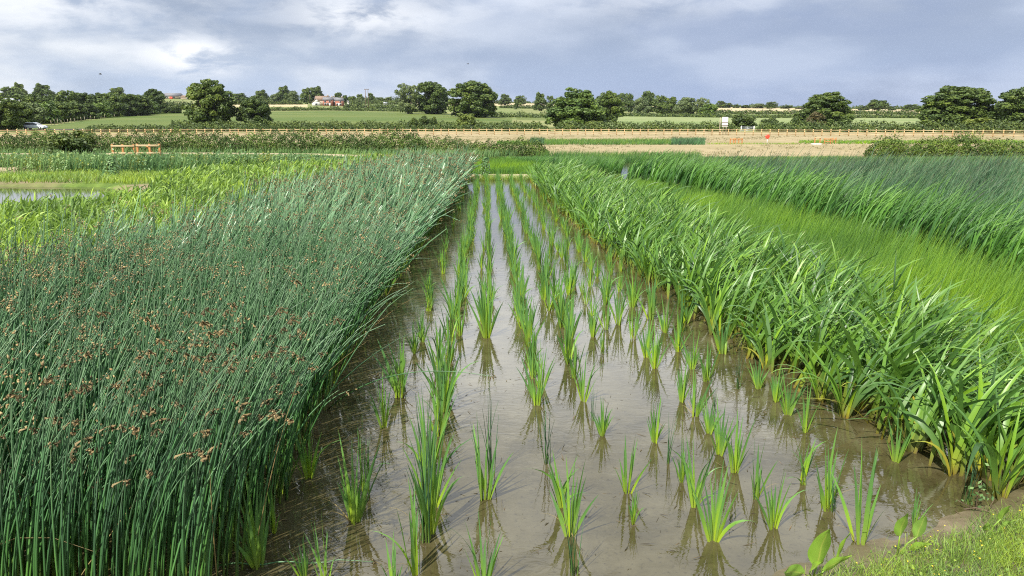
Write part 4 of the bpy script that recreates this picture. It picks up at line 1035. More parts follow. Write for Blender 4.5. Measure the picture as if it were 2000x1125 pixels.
T = [  # kind, x, base, top, width, distance, label, name
    ('oak_cone', 413, 245, 150, 100, 205, 'tall dark tree in the green field, larger of the pair left of centre', 'oak_tree'),
    ('oak_full', 497, 245, 187, 68, 205, 'shorter tree just right of the tall lone tree in the green field', 'oak_tree'),
    ('ash_loose', 797, 222, 160, 56, 380, 'pale thin-leaved tree with a visible trunk, left end of the central clump', 'ash_tree'),
    ('oak_round', 845, 223, 158, 78, 385, 'dark upright oak in the middle of the central clump of three', 'oak_tree'),
    ('oak_full', 924, 228, 156, 104, 330, 'broad round oak at the right end of the central clump', 'oak_tree'),
    ('field_bushy', 1125, 250, 168, 132, 192, 'big light green bushy tree reaching the ground behind the fence right of centre', 'field_maple'),
    ('oak_full', 1188, 233, 176, 66, 265, 'dark rounded tree half hidden behind the big light green bushy tree', 'oak_tree'),
    ('oak_dome', 1612, 241, 178, 100, 215, 'dark dome-shaped tree right of the white notice board', 'oak_tree'),
    ('oak_dome', 1868, 244, 165, 138, 212, 'broad spreading oak, largest tree on the right', 'oak_tree'),
    ('oak_full', 1992, 246, 168, 96, 205, 'large dark oak cut by the right edge of the picture', 'oak_tree'),
    ('oak_umbrella', 1713, 222, 194, 40, 620, 'small lone umbrella-shaped tree on the skyline hedge between two big oaks', 'oak_tree'),
    ('oak_full', 12, 258, 188, 60, 185, 'dark tree in shade at the extreme left edge by the road', 'oak_tree'),
    ('oak_mid', 22, 196, 170, 40, 700, 'skyline tree at the far left above the white shed', 'oak_tree'),
    ('oak_mid', 38, 193, 162, 22, 720, 'narrow taller skyline tree at the far left', 'oak_tree'),
    ('oak_mid', 83, 195, 164, 34, 690, 'round skyline tree above the left wood', 'oak_tree'),
    ('oak_mid', 233, 194, 171, 34, 690, 'dome-shaped skyline tree behind the middle of the left wood', 'oak_tree'),
    ('oak_mid', 470, 196, 182, 34, 720, 'low grey-green skyline tree right of the tall lone tree', 'oak_tree'),
    ('oak_mid', 512, 199, 176, 30, 650, 'dark rounded skyline tree above the shorter field tree', 'oak_tree'),
    ('ash_mid', 540, 200, 183, 22, 690, 'small pale tree at the left of the copse near the farm', 'ash_tree'),
    ('oak_mid', 557, 201, 168, 28, 690, 'tallest tree of the copse left of the farm', 'oak_tree'),
    ('ash_mid', 574, 201, 177, 22, 685, 'pale slim tree at the right of the copse left of the farm', 'ash_tree'),
    ('oak_mid', 601, 204, 172, 24, 660, 'blocky dark tree directly left of the farmhouse roofs', 'oak_tree'),
    ('oak_mid', 620, 204, 169, 34, 665, 'tall dark tree behind the farmhouse roofs', 'oak_tree'),
    ('oak_far', 642, 199, 187, 10, 700, 'tiny skyline tree above the farmhouse roof', 'oak_tree'),
    ('oak_mid', 662, 200, 181, 22, 700, 'rounded skyline tree right of the farmhouse', 'oak_tree'),
    ('oak_far', 674, 200, 186, 14, 700, 'small skyline tree beside the rounded one right of the farmhouse', 'oak_tree'),
    ('oak_far', 687, 201, 188, 20, 720, 'low skyline tree left of the twin poles', 'oak_tree'),
    ('oak_mid', 703, 202, 184, 18, 710, 'skyline tree just left of the twin poles', 'oak_tree'),
    ('ash_mid', 701, 207, 190, 14, 560, 'small pale garden tree below the skyline left of the twin poles', 'ash_tree'),
    ('oak_mid', 724, 202, 182, 16, 710, 'skyline tree directly behind the twin poles', 'oak_tree'),
    ('oak_far', 741, 202, 190, 20, 760, 'low skyline tree right of the twin poles', 'oak_tree'),
    ('oak_far', 760, 202, 190, 20, 760, 'low skyline tree left of the central clump', 'oak_tree'),
    ('oak_mid', 985, 203, 184, 26, 760, 'rounded skyline tree immediately right of the central clump', 'oak_tree'),
    ('oak_mid', 1016, 204, 187, 26, 760, 'second rounded skyline tree right of the central clump', 'oak_tree'),
    ('oak_far', 1008, 209, 194, 10, 610, 'tiny tree in front of the pale stubble strip right of the central clump', 'oak_tree'),
    ('oak_mid', 1053, 212, 181, 26, 560, 'upright tree standing in front of the stubble strip left of the big bushy tree', 'oak_tree'),
    ('oak_far', 1074, 208, 187, 18, 600, 'small tree peeping left of the big bushy tree', 'oak_tree'),
    ('oak_far', 1215, 207, 182, 22, 600, 'tree top showing right of the dark rounded tree', 'oak_tree'),
    ('oak_mid', 1228, 209, 183, 24, 560, 'dark tree at the left end of the right-hand wood', 'oak_tree'),
    ('ash_mid', 1252, 221, 190, 30, 450, 'pale tree at the front left of the right-hand wood', 'ash_tree'),
    ('oak_mid', 1264, 216, 179, 38, 500, 'tallest rounded tree of the right-hand wood', 'oak_tree'),
    ('oak_mid', 1290, 219, 187, 34, 480, 'dark tree in the middle of the right-hand wood', 'oak_tree'),
    ('oak_mid', 1312, 221, 190, 32, 460, 'second dark tree in the middle of the right-hand wood', 'oak_tree'),
    ('ash_mid', 1338, 224, 190, 44, 430, 'broad pale willow-like tree at the front of the right-hand wood', 'willow_tree'),
    ('ash_loose', 1372, 224, 189, 34, 430, 'wispy grey tree near the right end of the right-hand wood', 'ash_tree'),
    ('green_mid', 1384, 226, 202, 36, 410, 'low rounded green tree at the right end of the right-hand wood', 'field_maple'),
    ('oak_far', 1407, 211, 197, 22, 820, 'first skyline tree right of the right-hand wood', 'oak_tree'),
    ('oak_far', 1421, 211, 201, 20, 830, 'second skyline tree right of the right-hand wood', 'oak_tree'),
    ('oak_far', 1437, 212, 204, 14, 830, 'third, smallest skyline tree right of the right-hand wood', 'oak_tree'),
    ('oak_far', 1456, 212, 205, 22, 830, 'low skyline tree above the stubble, behind the notice board', 'oak_tree'),
    ('ash_mid', 1480, 212, 202, 26, 830, 'pale low skyline tree above the middle of the stubble strip', 'ash_tree'),
    ('oak_mid', 1506, 213, 199, 26, 820, 'domed skyline tree above the right part of the stubble strip', 'oak_tree'),
    ('oak_far', 1534, 214, 206, 26, 830, 'flat skyline tree left of the dark dome-shaped tree', 'oak_tree'),
    ('brown', 1562, 215, 210, 18, 830, 'brownish skyline bush left of the dark dome-shaped tree', 'bush'),
    ('oak_far', 1686, 217, 207, 22, 800, 'low skyline tree left of the umbrella-shaped tree', 'oak_tree'),
    ('oak_far', 1742, 217, 207, 20, 800, 'low skyline tree right of the umbrella-shaped tree', 'oak_tree'),
    ('oak_mid', 1779, 217, 204, 34, 800, 'wide low skyline tree left of the broad spreading oak', 'oak_tree'),
    ('oak_far', 1948, 220, 207, 30, 500, 'small tree in the gap right of the broad spreading oak', 'oak_tree'),
    ('bush', 341, 221, 204, 26, 400, 'rounded bush alone at the top of the green field left of the tall lone tree', 'bush'),
    ('bush', 1455, 249, 220, 46, 190, 'rounded dark bush behind the metal field gate', 'bush'),
    ('brown', 1594, 241, 219, 32, 208, 'brownish bush in front of the dark dome-shaped tree', 'bush'),
    ('oak_mid', 1556, 241, 221, 26, 214, 'small dark bush at the left foot of the dome-shaped tree', 'bush'),
    ('pale', 908, 251, 221, 50, 190, 'pale yellowish bush under the broad round oak', 'bush'),
    ('bush', 808, 247, 229, 18, 192, 'left of three upright shrubs in the hedge below the central clump', 'shrub'),
    ('bush', 829, 247, 225, 20, 192, 'middle and tallest of three upright shrubs below the central clump', 'shrub'),
    ('bush', 845, 247, 227, 16, 192, 'right of three upright shrubs in the hedge below the central clump', 'shrub'),
    ('pale', 1160, 254, 236, 56, 180, 'low pale bush in front of the right foot of the big bushy tree', 'bush'),
    ('pale', 1912, 255, 230, 60, 185, 'yellow-green bush in front of the broad spreading oak', 'bush'),
    ('bush', 1962, 255, 234, 50, 185, 'dark green bush beside the yellow-green one at the far right', 'bush'),
    ('lime', 104, 233, 213, 26, 262, 'lime green bush glowing at the foot of the left wood', 'bush'),
    ('pale', 1440, 242, 226, 26, 195, 'low pale bush left of the rounded bush by the gate', 'bush'),
    ('bush', 1502, 243, 228, 30, 197, 'low green bush right of the field gate', 'bush'),
]
for k, px, by, ty, w, dist, lb, nm in T: tree(k, px, by, ty, w, dist, lb, nm, {'bush': 'bush', 'shrub': 'shrub'}.get(nm, 'tree'))
# the wood on the left
wood_back = [(48, 186, 40), (75, 182, 42), (105, 183, 44), (135, 178, 46), (165, 179, 46), (196, 180, 44), (222, 184, 42), (250, 182, 44), (275, 184, 40)]
for i, (px, ty, w) in enumerate(wood_back):
    tree(['oak_mid', 'oak_round', 'oak_full'][i % 3], px, 228, ty, w + 6, 345 + 8 * (i % 3), f'{ORD[i]} dark crown from the left along the top of the left wood', 'oak_tree', 'tree', 'trees of the left wood')
tree('oak_cone', 303, 220, 171, 50, 405, 'tallest tree at the right end of the left wood, with a pale trunk gap', 'oak_tree', 'tree')
wood_front = [(38, 252, 196, 50), (62, 246, 200, 46), (88, 240, 198, 46), (118, 237, 199, 46), (146, 234, 198, 42), (172, 231, 200, 40), (197, 229, 199, 40), (222, 227, 198, 40), (247, 225, 192, 42), (272, 223, 190, 42), (293, 221, 198, 34), (318, 220, 199, 24)]
for i, (px, by, ty, w) in enumerate(wood_front):
    dist = float(np.interp(px, [38, 100, 200, 330], [205, 262, 330, 410]))
    tree(['oak_full', 'oak_dome', 'green_mid', 'oak_full'][i % 4] if i != 1 else 'ash_mid', px, by, ty, w + 4, dist, f'tree at the front of the left wood, {ORD[i]} from the left along its foot', 'oak_tree', 'tree', 'trees of the left wood')


def hedge(name, pts, h, depth, leaf, dens, mat, label, zf=tz, rough=.35, seed=1, cat='hedge', stems=True):
    """leafy hedge along a ground line; dens = leaves per metre"""
    r = np.random.default_rng(seed)
    pts = [np.array(p[:2], float) for p in pts]; segs = [np.linalg.norm(pts[i + 1] - pts[i]) for i in range(len(pts) - 1)]; tot = sum(segs)
    n = int(tot * dens); s = r.uniform(0, tot, n); cum = np.concatenate([[0], np.cumsum(segs)])
    i = np.clip(np.searchsorted(cum, s, side='right') - 1, 0, len(segs) - 1); t = (s - cum[i]) / np.array(segs)[i]
    A_ = np.array(pts)[i]; B_ = np.array(pts)[i + 1]; p = A_ + (B_ - A_) * t[:, None]
    tg = (B_ - A_) / np.linalg.norm(B_ - A_, axis=1, keepdims=True); nr_ = np.stack([-tg[:, 1], tg[:, 0]], 1)
    def lump(k): return .5 * np.sin(s * (1.1 / h) + k) + .3 * np.sin(s * 2.9 / h + 2 * k) + .25 * np.sin(s * 6.3 / h + 3 * k)
    hh = h * (1 + rough * lump(seed)) * np.clip(np.minimum(s, tot - s) / (h * .8) + .35, 0, 1); dd = depth * (1 + rough * .8 * lump(seed + 2))
    u = r.uniform(-PI * .62, PI * .62, n); q = r.uniform(.72, 1.03, n) ** 1.0
    q = np.where(r.uniform(size=n) < .18, r.uniform(.3, 1.0, n), q) * (1 + .16 * np.sin(s * 9 / h + u * 5 + seed))
    off = np.sin(u) * dd / 2 * q; z = np.clip(np.cos(u * .78) * 1.0, 0.02, 1) * hh * q
    low = r.uniform(size=n) < .25
    z = np.where(low, r.uniform(0.02, .5, n) * hh, z); off = np.where(low, np.sign(off) * dd / 2 * r.uniform(.8, 1.05, n), off)
    xy = p + nr_ * off[:, None]
    base = terrain_z(xy[:, 0], xy[:, 1]) if zf is tz else np.array([zf(a, b) for a, b in xy])
    c = np.column_stack([xy, base + z])
    nv = np.column_stack([nr_ * np.sin(u)[:, None], np.cos(u)]) + r.normal(size=(n, 3)) * .6; nv /= np.linalg.norm(nv, axis=1, keepdims=True)
    tone = np.clip(.5 + .22 * np.sin(s * 1.9 / h + u * 2 + seed) + r.normal(0, .17, n), 0, 1)
    o0 = np.array([*pts[0], float(zf(*pts[0]))])
    o = thing(name, o0, label, cat)
    link('foliage', bmesh_('foliage', cards(c - o0, nv, r.uniform(.6, 1.35, n) * leaf, tone, None, 1.2), M[mat], False), o)
    if stems:
        m = MB()
        for q_ in np.arange(.4, tot, max(.9, h * .6)):
            j = min(len(segs) - 1, int(np.searchsorted(cum, q_, side='right')) - 1); pp = pts[j] + (pts[j + 1] - pts[j]) * ((q_ - cum[j]) / segs[j])
            g = float(zf(*pp)); a = r.uniform(-.3, .3)
            m.tube([(pp[0] - o0[0], pp[1] - o0[1], g - o0[2] - .05), (pp[0] - o0[0] + a * h, pp[1] - o0[1] + r.uniform(-.2, .2), g - o0[2] + h * .4)], [.02 * h + .01, .008], 5)
        m.build('stem', M['twig'], o)
    return o


def gl(*pp): return [on(x, y, z) for x, y, z in pp]
hedge('hedge', gl((-330, 303, .12), (0, 300, .12), (170, 300, .12), (500, 300, .12), (835, 301, .12)), 1.55, 1.9, .055, 1700, 'hedge', 'long ragged olive hedge across the left behind the weeds', rough=.17, seed=3)
hedge('hedge', gl((785, 301.5, .12), (880, 302, .12), (960, 303, .12), (1072, 303.5, .12)), 1.15, 1.6, .05, 1500, 'hedge', 'shorter brownish hedge stretch ending left of the bare earth field', rough=.2, seed=5)
hedge('hedge', gl((1702, 307, .12), (1780, 306, .12), (1850, 306, .12), (2000, 306, .12), (2300, 308, .12)), 1.2, 1.8, .055, 1500, 'hedge', 'ragged olive hedge at the right edge of the earth field', rough=.45, seed=8)
tree('bush', 140, 300, 254, 75, 61, 'tallest rounded bush rising from the left hedge', 'bush', 'bush')


def far_line(pp, dist): return [at(x, 250, d_) for x, d_ in zip(pp, dist)]
hedge('hedge', far_line([165, 400, 640, 880, 1075], [178, 176, 175, 174, 174]), 1.3, 1.8, .16, 190, 'far_hedge', 'low dark hedge directly behind the wooden fence on the left and centre', rough=.2, seed=11, stems=False)
hedge('hedge', far_line([330, 520, 700, 900, 1060], [196, 195, 194, 192, 192]), 1.5, 2.0, .17, 180, 'far_hedge', 'second dark hedge along the bottom of the green field', rough=.3, seed=12, stems=False)
hedge('hedge', far_line([1085, 1250, 1400, 1440], [178, 176, 175, 176]), 1.9, 2.2, .17, 230, 'far_hedge', 'dense hedge behind the fence between the bushy tree and the notice board', rough=.2, seed=13, stems=False)
hedge('hedge', far_line([1478, 1600, 1750, 1900, 2150], [177, 175, 173, 172, 170]), 2.0, 2.2, .17, 230, 'far_hedge', 'dense clipped hedge behind the fence at the right, beyond the gate', rough=.15, seed=14, stems=False)
hedge('hedge', [at(x, 222, d_) for x, d_ in ((1200, 398), (1400, 400), (1600, 400), (1900, 400), (2150, 395))], 1.6, 2.5, .35, 60, 'far_hedge', 'thin hedge along the top of the pale field on the right', rough=.25, seed=15, stems=False)
hedge('hedge', [at(x, 222, d_) for x, d_ in ((1390, 585), (1500, 590), (1600, 592), (1820, 592), (2100, 590))], 2.6, 3, .45, 50, 'far_hedge', 'dark hedge below the golden stubble strip on the right', rough=.3, seed=16, stems=False)
hedge('hedge', [at(x, 218, d_) for x, d_ in ((520, 440), (600, 442), (700, 442), (790, 440), (870, 410))], 1.8, 2.6, .33, 60, 'far_hedge', 'hedge along the top of the green field below the farm', rough=.4, seed=17, stems=False)
hedge('hedge', [at(x, 210, d_) for x, d_ in ((670, 520), (720, 520), (790, 515))], 3.2, 3, .4, 60, 'far_hedge', 'thick hedge around the foot of the twin poles', rough=.4, seed=18, stems=False)
hedge('hedge', [at(x, 204, d_) for x, d_ in ((680, 690), (740, 690), (790, 690))], 3.2, 3, .5, 40, 'far_hedge', 'hedge just below the stubble strip right of the farm', rough=.3, seed=19, stems=False)
hedge('hedge', [at(x, 204, d_) for x, d_ in ((425, 620), (500, 625), (590, 640))], 3, 3, .5, 40, 'far_hedge', 'hedge below the copse left of the farm', rough=.4, seed=20, stems=False)
hedge('hedge', [at(x, 196, d_) for x, d_ in ((520, 760), (610, 760), (690, 770), (790, 800), (980, 820))], 4.5, 4, .6, 40, 'oak', 'skyline hedge running behind the farm to the central clump', rough=.35, seed=21, stems=False)
hedge('hedge', [at(x, 208, d_) for x, d_ in ((975, 640), (1060, 640), (1200, 640), (1380, 620))], 2.6, 3, .45, 45, 'far_hedge', 'hedge in front of the stubble strip right of the central clump', rough=.3, seed=22, stems=False)
hedge('hedge', [at(x, 208, d_) for x, d_ in ((975, 905), (1100, 905), (1400, 905), (1560, 900), (1700, 895), (2050, 890))], 3.2, 4, .6, 30, 'oak', 'thin skyline hedge above the right-hand stubble', rough=.5, seed=23, stems=False)
hedge('hedge', [at(x, 196, d_) for x, d_ in ((318, 560), (345, 560), (380, 560))], 3.2, 3, .45, 45, 'far_hedge', 'dark hedge below the red-doored barn on the left skyline', rough=.2, seed=24, stems=False)
hedge('hedge', [at(x, 232, d_) for x, d_ in ((955, 345), (1000, 350), (1070, 345))], 2.2, 3, .3, 60, 'far_hedge', 'hedge crossing the small green fields right of the central clump', rough=.4, seed=25, stems=False)

# low reed strips on the earth field
def strip_bed(name, pxs, y0, y1, h, mat, dens, label):
    poly = [tuple(on(x, y0, .12)[:2]) for x in pxs] + [tuple(on(x, y1, .12)[:2]) for x in pxs[::-1]]
    bed(name, poly, dens, mat, (h, h * .2), (.12, .1), (.4, .3), .05, 3, label, 'reeds', prof=sword, z=.1, wscale=400)


strip_bed('reed_strip', [1060, 1140, 1250, 1310], 283.4, 275.6, .42, 'mixed_reed', 14, 'strip of low green reeds across the bare earth field')
strip_bed('reed_strip', [1035, 1062], 283.4, 276, .55, 'grey_rush', 22, 'dark grey-green end of the reed strip on the left')
strip_bed('reed_strip', [1310, 1376], 283.4, 276, .55, 'grey_rush', 22, 'dark grey-green end of the reed strip on the right')
strip_bed('yellow_grass_strip', [970, 1036], 283, 277, .25, 'fine', 14, 'yellow-green grass left of the reed strip')
strip_bed('yellow_grass_strip', [1560, 1700, 1850, 2020], 281.5, 275.5, .25, 'fine', 9, 'yellow-green grass strip at the right of the earth field')
strip_bed('thin_grass_strip', [1380, 1450, 1560], 282.2, 280.5, .16, 'grass', 14, 'thin green line of grass left of the orange rails')

# ------------------------------------------------------------------ the long wooden fence
fl = [on(-420, 267.5, .12), on(60, 266, .12), on(150, 265.4, .12), on(600, 263.6, .12), on(1000, 263.4, .12), on(1400, 264.4, .12), on(1700, 266, .12), on(2000, 268, .12), on(2350, 271, .12)]
seg = [np.linalg.norm(fl[i + 1] - fl[i]) for i in range(len(fl) - 1)]; cum = np.concatenate([[0], np.cumsum(seg)])
def along(s):
    j = min(len(seg) - 1, int(np.searchsorted(cum, s, side='right')) - 1); return fl[j] + (fl[j + 1] - fl[j]) * ((s - cum[j]) / seg[j])
fen = thing('fence', fl[0], 'long pale new wooden post and rail fence crossing the whole view', 'fence')
ss = np.arange(0, cum[-1], 1.42)
pb = MB().box((0, 0, .54), (.13, .13, 1.2)); pme = mesh('post', pb.v, pb.f, M['post_wood'])
mid = sorted(range(len(ss)), key=lambda i: abs(math.atan2(along(ss[i])[0], along(ss[i])[1]) - YAW))
indiv = set(mid[:100]); extra = MB()
for i, s in enumerate(ss):
    q = along(s) - fl[0]; q[2] = tz(*along(s)[:2]) - fl[0][2]
    if i in indiv:
        p = link('post', pme, fen, q); p.rotation_euler = (0, 0, float(rng.normal(0, .1)))
    else: extra.box(q + np.array([0, 0, .54]), (.13, .13, 1.2))
tag(extra.build('post', M['post_wood'], fen), kind='stuff')
for hz in (.98, .62, .26):
    m = MB(); pv = None
    for s in np.append(np.arange(0, cum[-1], 2.84), cum[-1] - .01):
        q = along(s) - fl[0]; q[2] = hz + rng.normal(0, .008); q = q + np.array([0, -.085, 0])
        if pv is not None:
            c = (q + pv) / 2; L = np.linalg.norm(q - pv); m.box(c, (L - .004, .045, .1), math.atan2(q[1] - pv[1], q[0] - pv[0]))
        pv = q
    m.build('rail', M['pine'], fen)

# thin stake fence up the left field edge
st = thing('stake_fence', at(110, 245, 205), 'line of thin grey stakes along the upper left edge of the green field', 'fence')
o0 = np.array(st.location)
pb = MB().box((0, 0, .6), (.09, .09, 1.3)); sme = mesh('stake', pb.v, pb.f, M['old_wood'])
for i in range(34):
    px = 100 + i * 6.6 ; dist = float(np.interp(px, [80, 200, 330], [206, 318, 412])); q = at(px, 240, dist); q[2] = tz(q[0], q[1]); c = link('stake', sme, st, q - o0); s = float(rng.uniform(.7, 1.2)); c.scale = (1, 1, s); c.rotation_euler = (float(rng.normal(0, .06)), float(rng.normal(0, .06)), 0)

# ------------------------------------------------------------------ short rail sections
def rail_section(px0, px1, base, z, hgt, mat, label, posts, rails, group=None, brace=False):
    a = on(px0, base, z); b = on(px1, base, z); L = np.linalg.norm(b - a); rz = math.atan2(b[1] - a[1], b[0] - a[0])
    o = thing('rail_section', a, label, 'fence', group, rz)
    for t in posts: MB().box((L * t, 0, hgt / 2 - .1), (.11, .09, hgt + .2)).build('post', M[mat], o, bevel=.006)
    for hz in rails: MB().box((L / 2, -.07, hz * hgt), (L + .1, .04, .10)).build('rail', M['pine'] if mat == 'orange_wood' and hgt > .7 else M[mat], o, bevel=.004)
    if brace: MB().box((L * .62, .07, hgt * .45), (hgt * 1.0, .04, .09), tilt=.95).build('brace', M[mat], o)
    return o


rail_section(222, 264, 311, .3, .88, 'orange_wood', 'short new timber rail with three posts in the weeds, the left of two', (0, .48, 1), (.9, .42))
rail_section(271, 314, 313, .3, .95, 'orange_wood', 'short new timber rail with a slanting brace in the weeds, the right of two', (0, .55, 1), (.9, .45, .12), brace=True)
rail_section(1426, 1449, 281.3, .12, .62, 'orange_wood', 'row of five thin orange posts on the earth field left of the red marker', (0, .28, .42, .72, 1), (.85,))
rail_section(1591, 1601, 281.5, .12, .72, 'orange_wood', 'narrow orange frame by the concrete slab on the earth field', (0, 1), (.95,))
rail_section(1610, 1622, 281, .12, .62, 'orange_wood', 'short orange rail right of the concrete slab', (0, 1), (.85, .4))
rail_section(1626, 1632, 279.5, .12, .62, 'orange_wood', 'smallest orange rail at the end of the yellow grass strip', (0, 1), (.6,))
b = on(1594, 283.2, .12)
tag(MB().box((0, 0, .08), (.95, .5, .2)).build('concrete_slab', M['concrete'], None, b, bevel=.02), 'flat pale concrete slab beside the narrow orange frame', 'slab')
b = on(312, 316, .3); sv = MB(); r_ = np.random.default_rng(3)
import bmesh
bm = bmesh.new(); bmesh.ops.create_icosphere(bm, subdivisions=2, radius=.24)
for v in bm.verts: v.co = Vector((v.co.x * 1.2, v.co.y, v.co.z * .75)) * float(r_.uniform(.85, 1.12))
me = bpy.data.meshes.new('stone'); bm.to_mesh(me); bm.free(); me.materials.append(M['concrete'])
tag(link('stone', me, None, b + np.array([0, 0, .1])), 'white stone at the foot of the braced timber rail', 'stone')

# red marker on a post
b = on(1498, 281.5, .12); o = thing('marker_post', b, 'red rounded marker on a slim white post in the earth field', 'marker')
MB().tube([(0, 0, -.1), (0, 0, .62)], [.03, .03], 8).build('post', M['white_paint'], o)
k = 10; rr = [.25, .22, .26, .21, .25, .23, .26, .22, .25, .22]
MB().prism([(rr[i] * math.cos(2 * PI * i / k + .2), .80 + rr[i] * math.sin(2 * PI * i / k + .2)) for i in range(k)], -.09, .06).build('marker_board', M['red'], o, bevel=.03)

# notice board behind the fence
b = at(1412, 258, 151); b[2] = tz(b[0], b[1])
o = thing('notice_board', b, 'tall white notice board on timber legs behind the fence', 'notice board', rz=-.25)
for x in (-.62, .0, .55): MB().box((x, 0, 1.55), (.15, .15, 3.3)).build('leg', M['old_wood'], o)
MB().box((-.62, .5, 1.3), (.13, .13, 2.7)).build('leg', M['old_wood'], o)
MB().box((.28, -.1, 2.38), (1.05, .05, 1.75)).build('board', M['white_paint'], o, bevel=.01)
for z in (2.25, 1.75): MB().box((.2, -.15, z), (1.4, .05, .09)).build('crossbar', M['pole_wood'], o)

# field gate
b = at(1447.5, 253, 172); b2 = at(1472.5, 253, 172); L = float(np.linalg.norm(b2 - b)); b[2] = tz(b[0], b[1])
o = thing('field_gate', b, 'grey metal field gate between pale posts in front of the rounded bush', 'gate', rz=math.atan2(b2[1] - b[1], b2[0] - b[0]))
for x in (0, L): MB().box((x, 0, .62), (.17, .17, 1.35)).build('gate_post', M['white_paint'], o)
for z in (.3, .5, .7, .9, 1.1): MB().tube([(.12, 0, z), (L - .12, 0, z)], [.035, .035], 6).build('bar', M['metal'], o)
MB().tube([(.15, 0, .3), (L - .15, 0, 1.1)], [.03, .03], 6).tube([(L / 2, 0, .3), (L / 2, 0, 1.1)], [.03, .03], 6).build('brace', M['metal'], o)

# twin electricity poles
b = at(717.5, 214, 500); b[2] = tz(b[0], b[1]); tp = at(717.5, 174, 500)[2] - b[2]
o = thing('electricity_pole', b, 'twin-legged wooden electricity pole standing on the hillside right of the farm', 'power pole')
for x in (-.85, .85): MB().tube([(x, 0, -.3), (x * .96, 0, tp)], [.22, .15], 8).build('pole', M['pole_wood'], o)
MB().box((0, 0, tp - .25), (3.0, .2, .22)).build('crossarm', M['pole_wood'], o)
for x in (-1.3, 0, 1.3): MB().tube([(x, 0, tp - .14), (x, 0, tp + .35)], [.09, .06], 6).build('insulator', M['slate'], o)
MB().tube([(-.83, 0, 2.4), (.83, 0, 2.4)], [.1, .1], 6).build('brace', M['pole_wood'], o)
b = at(606, 207, 640); b[2] = tz(b[0], b[1])
o = thing('telegraph_pole', b, 'single telegraph pole left of the white gabled cottage', 'power pole')
MB().tube([(0, 0, -.3), (0, 0, 7.5)], [.16, .11], 8).build('pole', M['pole_wood'], o); MB().box((0, 0, 7.1), (1.6, .12, .12)).build('crossarm', M['pole_wood'], o)

# ------------------------------------------------------------------ farm
def house(px, base, wpx, dist, depth, wall_h, roof_h, wall, roof, label, rz=0.0, gable=False, windows=(), chimneys=(), door=None, door_mat='white_paint', cat='house', name='house'):
    b = at(px, base, dist); w = wpx / F * dist; b[2] = tz(b[0], b[1]) - .2
    o = thing(name, b, label, cat, rz=rz)
    W2 = w / 2; ov = .35
    MB().box((0, depth / 2, wall_h / 2), (w, depth, wall_h)).build('wall', M[wall], o)
    if gable:
        MB().prism([(-W2 + .01, wall_h), (W2 - .01, wall_h), (0, wall_h + roof_h)], .01, depth - .01).build('gable', M[wall], o)
        m = MB()
        for s in (-1, 1):
            m.prism([(s * (W2 + ov), wall_h - ov * roof_h / W2), (0, wall_h + roof_h + .02), (0, wall_h + roof_h + .3), (s * (W2 + ov), wall_h + .28 - ov * roof_h / W2)][::s], -.3, depth + .3)
        m.build('roof', M[roof], o)
    else:
        m = MB(); y0, y1, ym = -ov, depth + ov, depth / 2
        V = [(-W2 - .3, y0, wall_h - .1), (W2 + .3, y0, wall_h - .1), (W2 + .3, y1, wall_h - .1), (-W2 - .3, y1, wall_h - .1), (-W2 - .3, ym, wall_h + roof_h), (W2 + .3, ym, wall_h + roof_h)]
        m.add(V, [(0, 1, 5, 4), (2, 3, 4, 5), (0, 4, 3), (1, 2, 5), (0, 3, 2, 1)])
        rf = m.build('roof', M[roof], o)
        for cx in chimneys: MB().box((cx * W2, ym, wall_h + roof_h + .3), (.7, .6, 1.3)).build('chimney', M['stone_wall'], rf)
    for (u, z, ww, hh) in windows:
        f = MB().box((u * W2, -.04, z), (ww + .24, .1, hh + .24)).build('window', M['white_paint'], o); MB().box((u * W2, -.1, z), (ww, .06, hh)).build('pane', M['window'], f)
    if door is not None: MB().box((door * W2, -.05, 1.05), (1.0 if door_mat != 'red' else 3.0, .12, 2.1)).build('door', M[door_mat], o)
    return o


wv = ((-.55, 1.5, 1.2, 1.1), (.45, 1.5, 1.2, 1.1), (-.55, 4.0, 1.2, 1.1), (.45, 4.0, 1.2, 1.1))
house(618, 209, 14, 590, 7, 2.9, 2.4, 'render', 'brown_roof', 'white gabled cottage at the left end of the farm', .25, True, ((0, 1.5, 1.4, 1.2),))
house(628, 207.5, 24, 606, 8, 4.2, 3.2, 'stone_wall', 'brown_roof', 'long stone farmhouse with a brown tiled roof behind the white cottage', 0, False, ((-.5, 2.2, 1.2, 1.2), (.4, 2.2, 1.2, 1.2)), (.85,))
house(640, 208.5, 17, 596, 7, 4.4, 2.2, 'brick', 'slate', 'red brick house with a grey roof in the middle of the farm', 0, False, ((-.5, 1.5, 1.2, 1.2), (.0, 1.5, 1.0, 1.2), (.5, 3.4, 1.2, 1.1), (-.5, 3.4, 1.2, 1.1)), (-.4, .8), door=.5)
house(652, 208, 12, 604, 7, 4.0, 2.6, 'stone_wall', 'slate', 'grey roofed stone house between the two red brick ones', 0, False, ((.3, 2.6, 1.2, 1.2),), (.0,))
house(662, 208.5, 13, 596, 7, 4.2, 2.2, 'brick', 'slate', 'red brick house at the right end of the farm', 0, False, ((-.45, 1.5, 1.2, 1.2), (.45, 1.5, 1.2, 1.2), (.45, 3.3, 1.1, 1.0)), (.75,), door=0)
house(333, 191, 27, 800, 14, 2.8, 2.9, 'old_wood', 'slate', 'grey roofed barn with a red door on the left skyline', 0, False, ((-.5, 1.6, 2.2, 1.8), (.4, 1.6, 2.2, 1.8)), (), door=.1, door_mat='red', cat='barn', name='barn')
house(363, 192.5, 18, 780, 10, 2.4, 1.6, 'stone_wall', 'brown_roof', 'low tan outbuilding right of the grey barn on the skyline', 0, False, ((.3, 1.2, 1.4, 1.0),), (), cat='barn', name='barn')
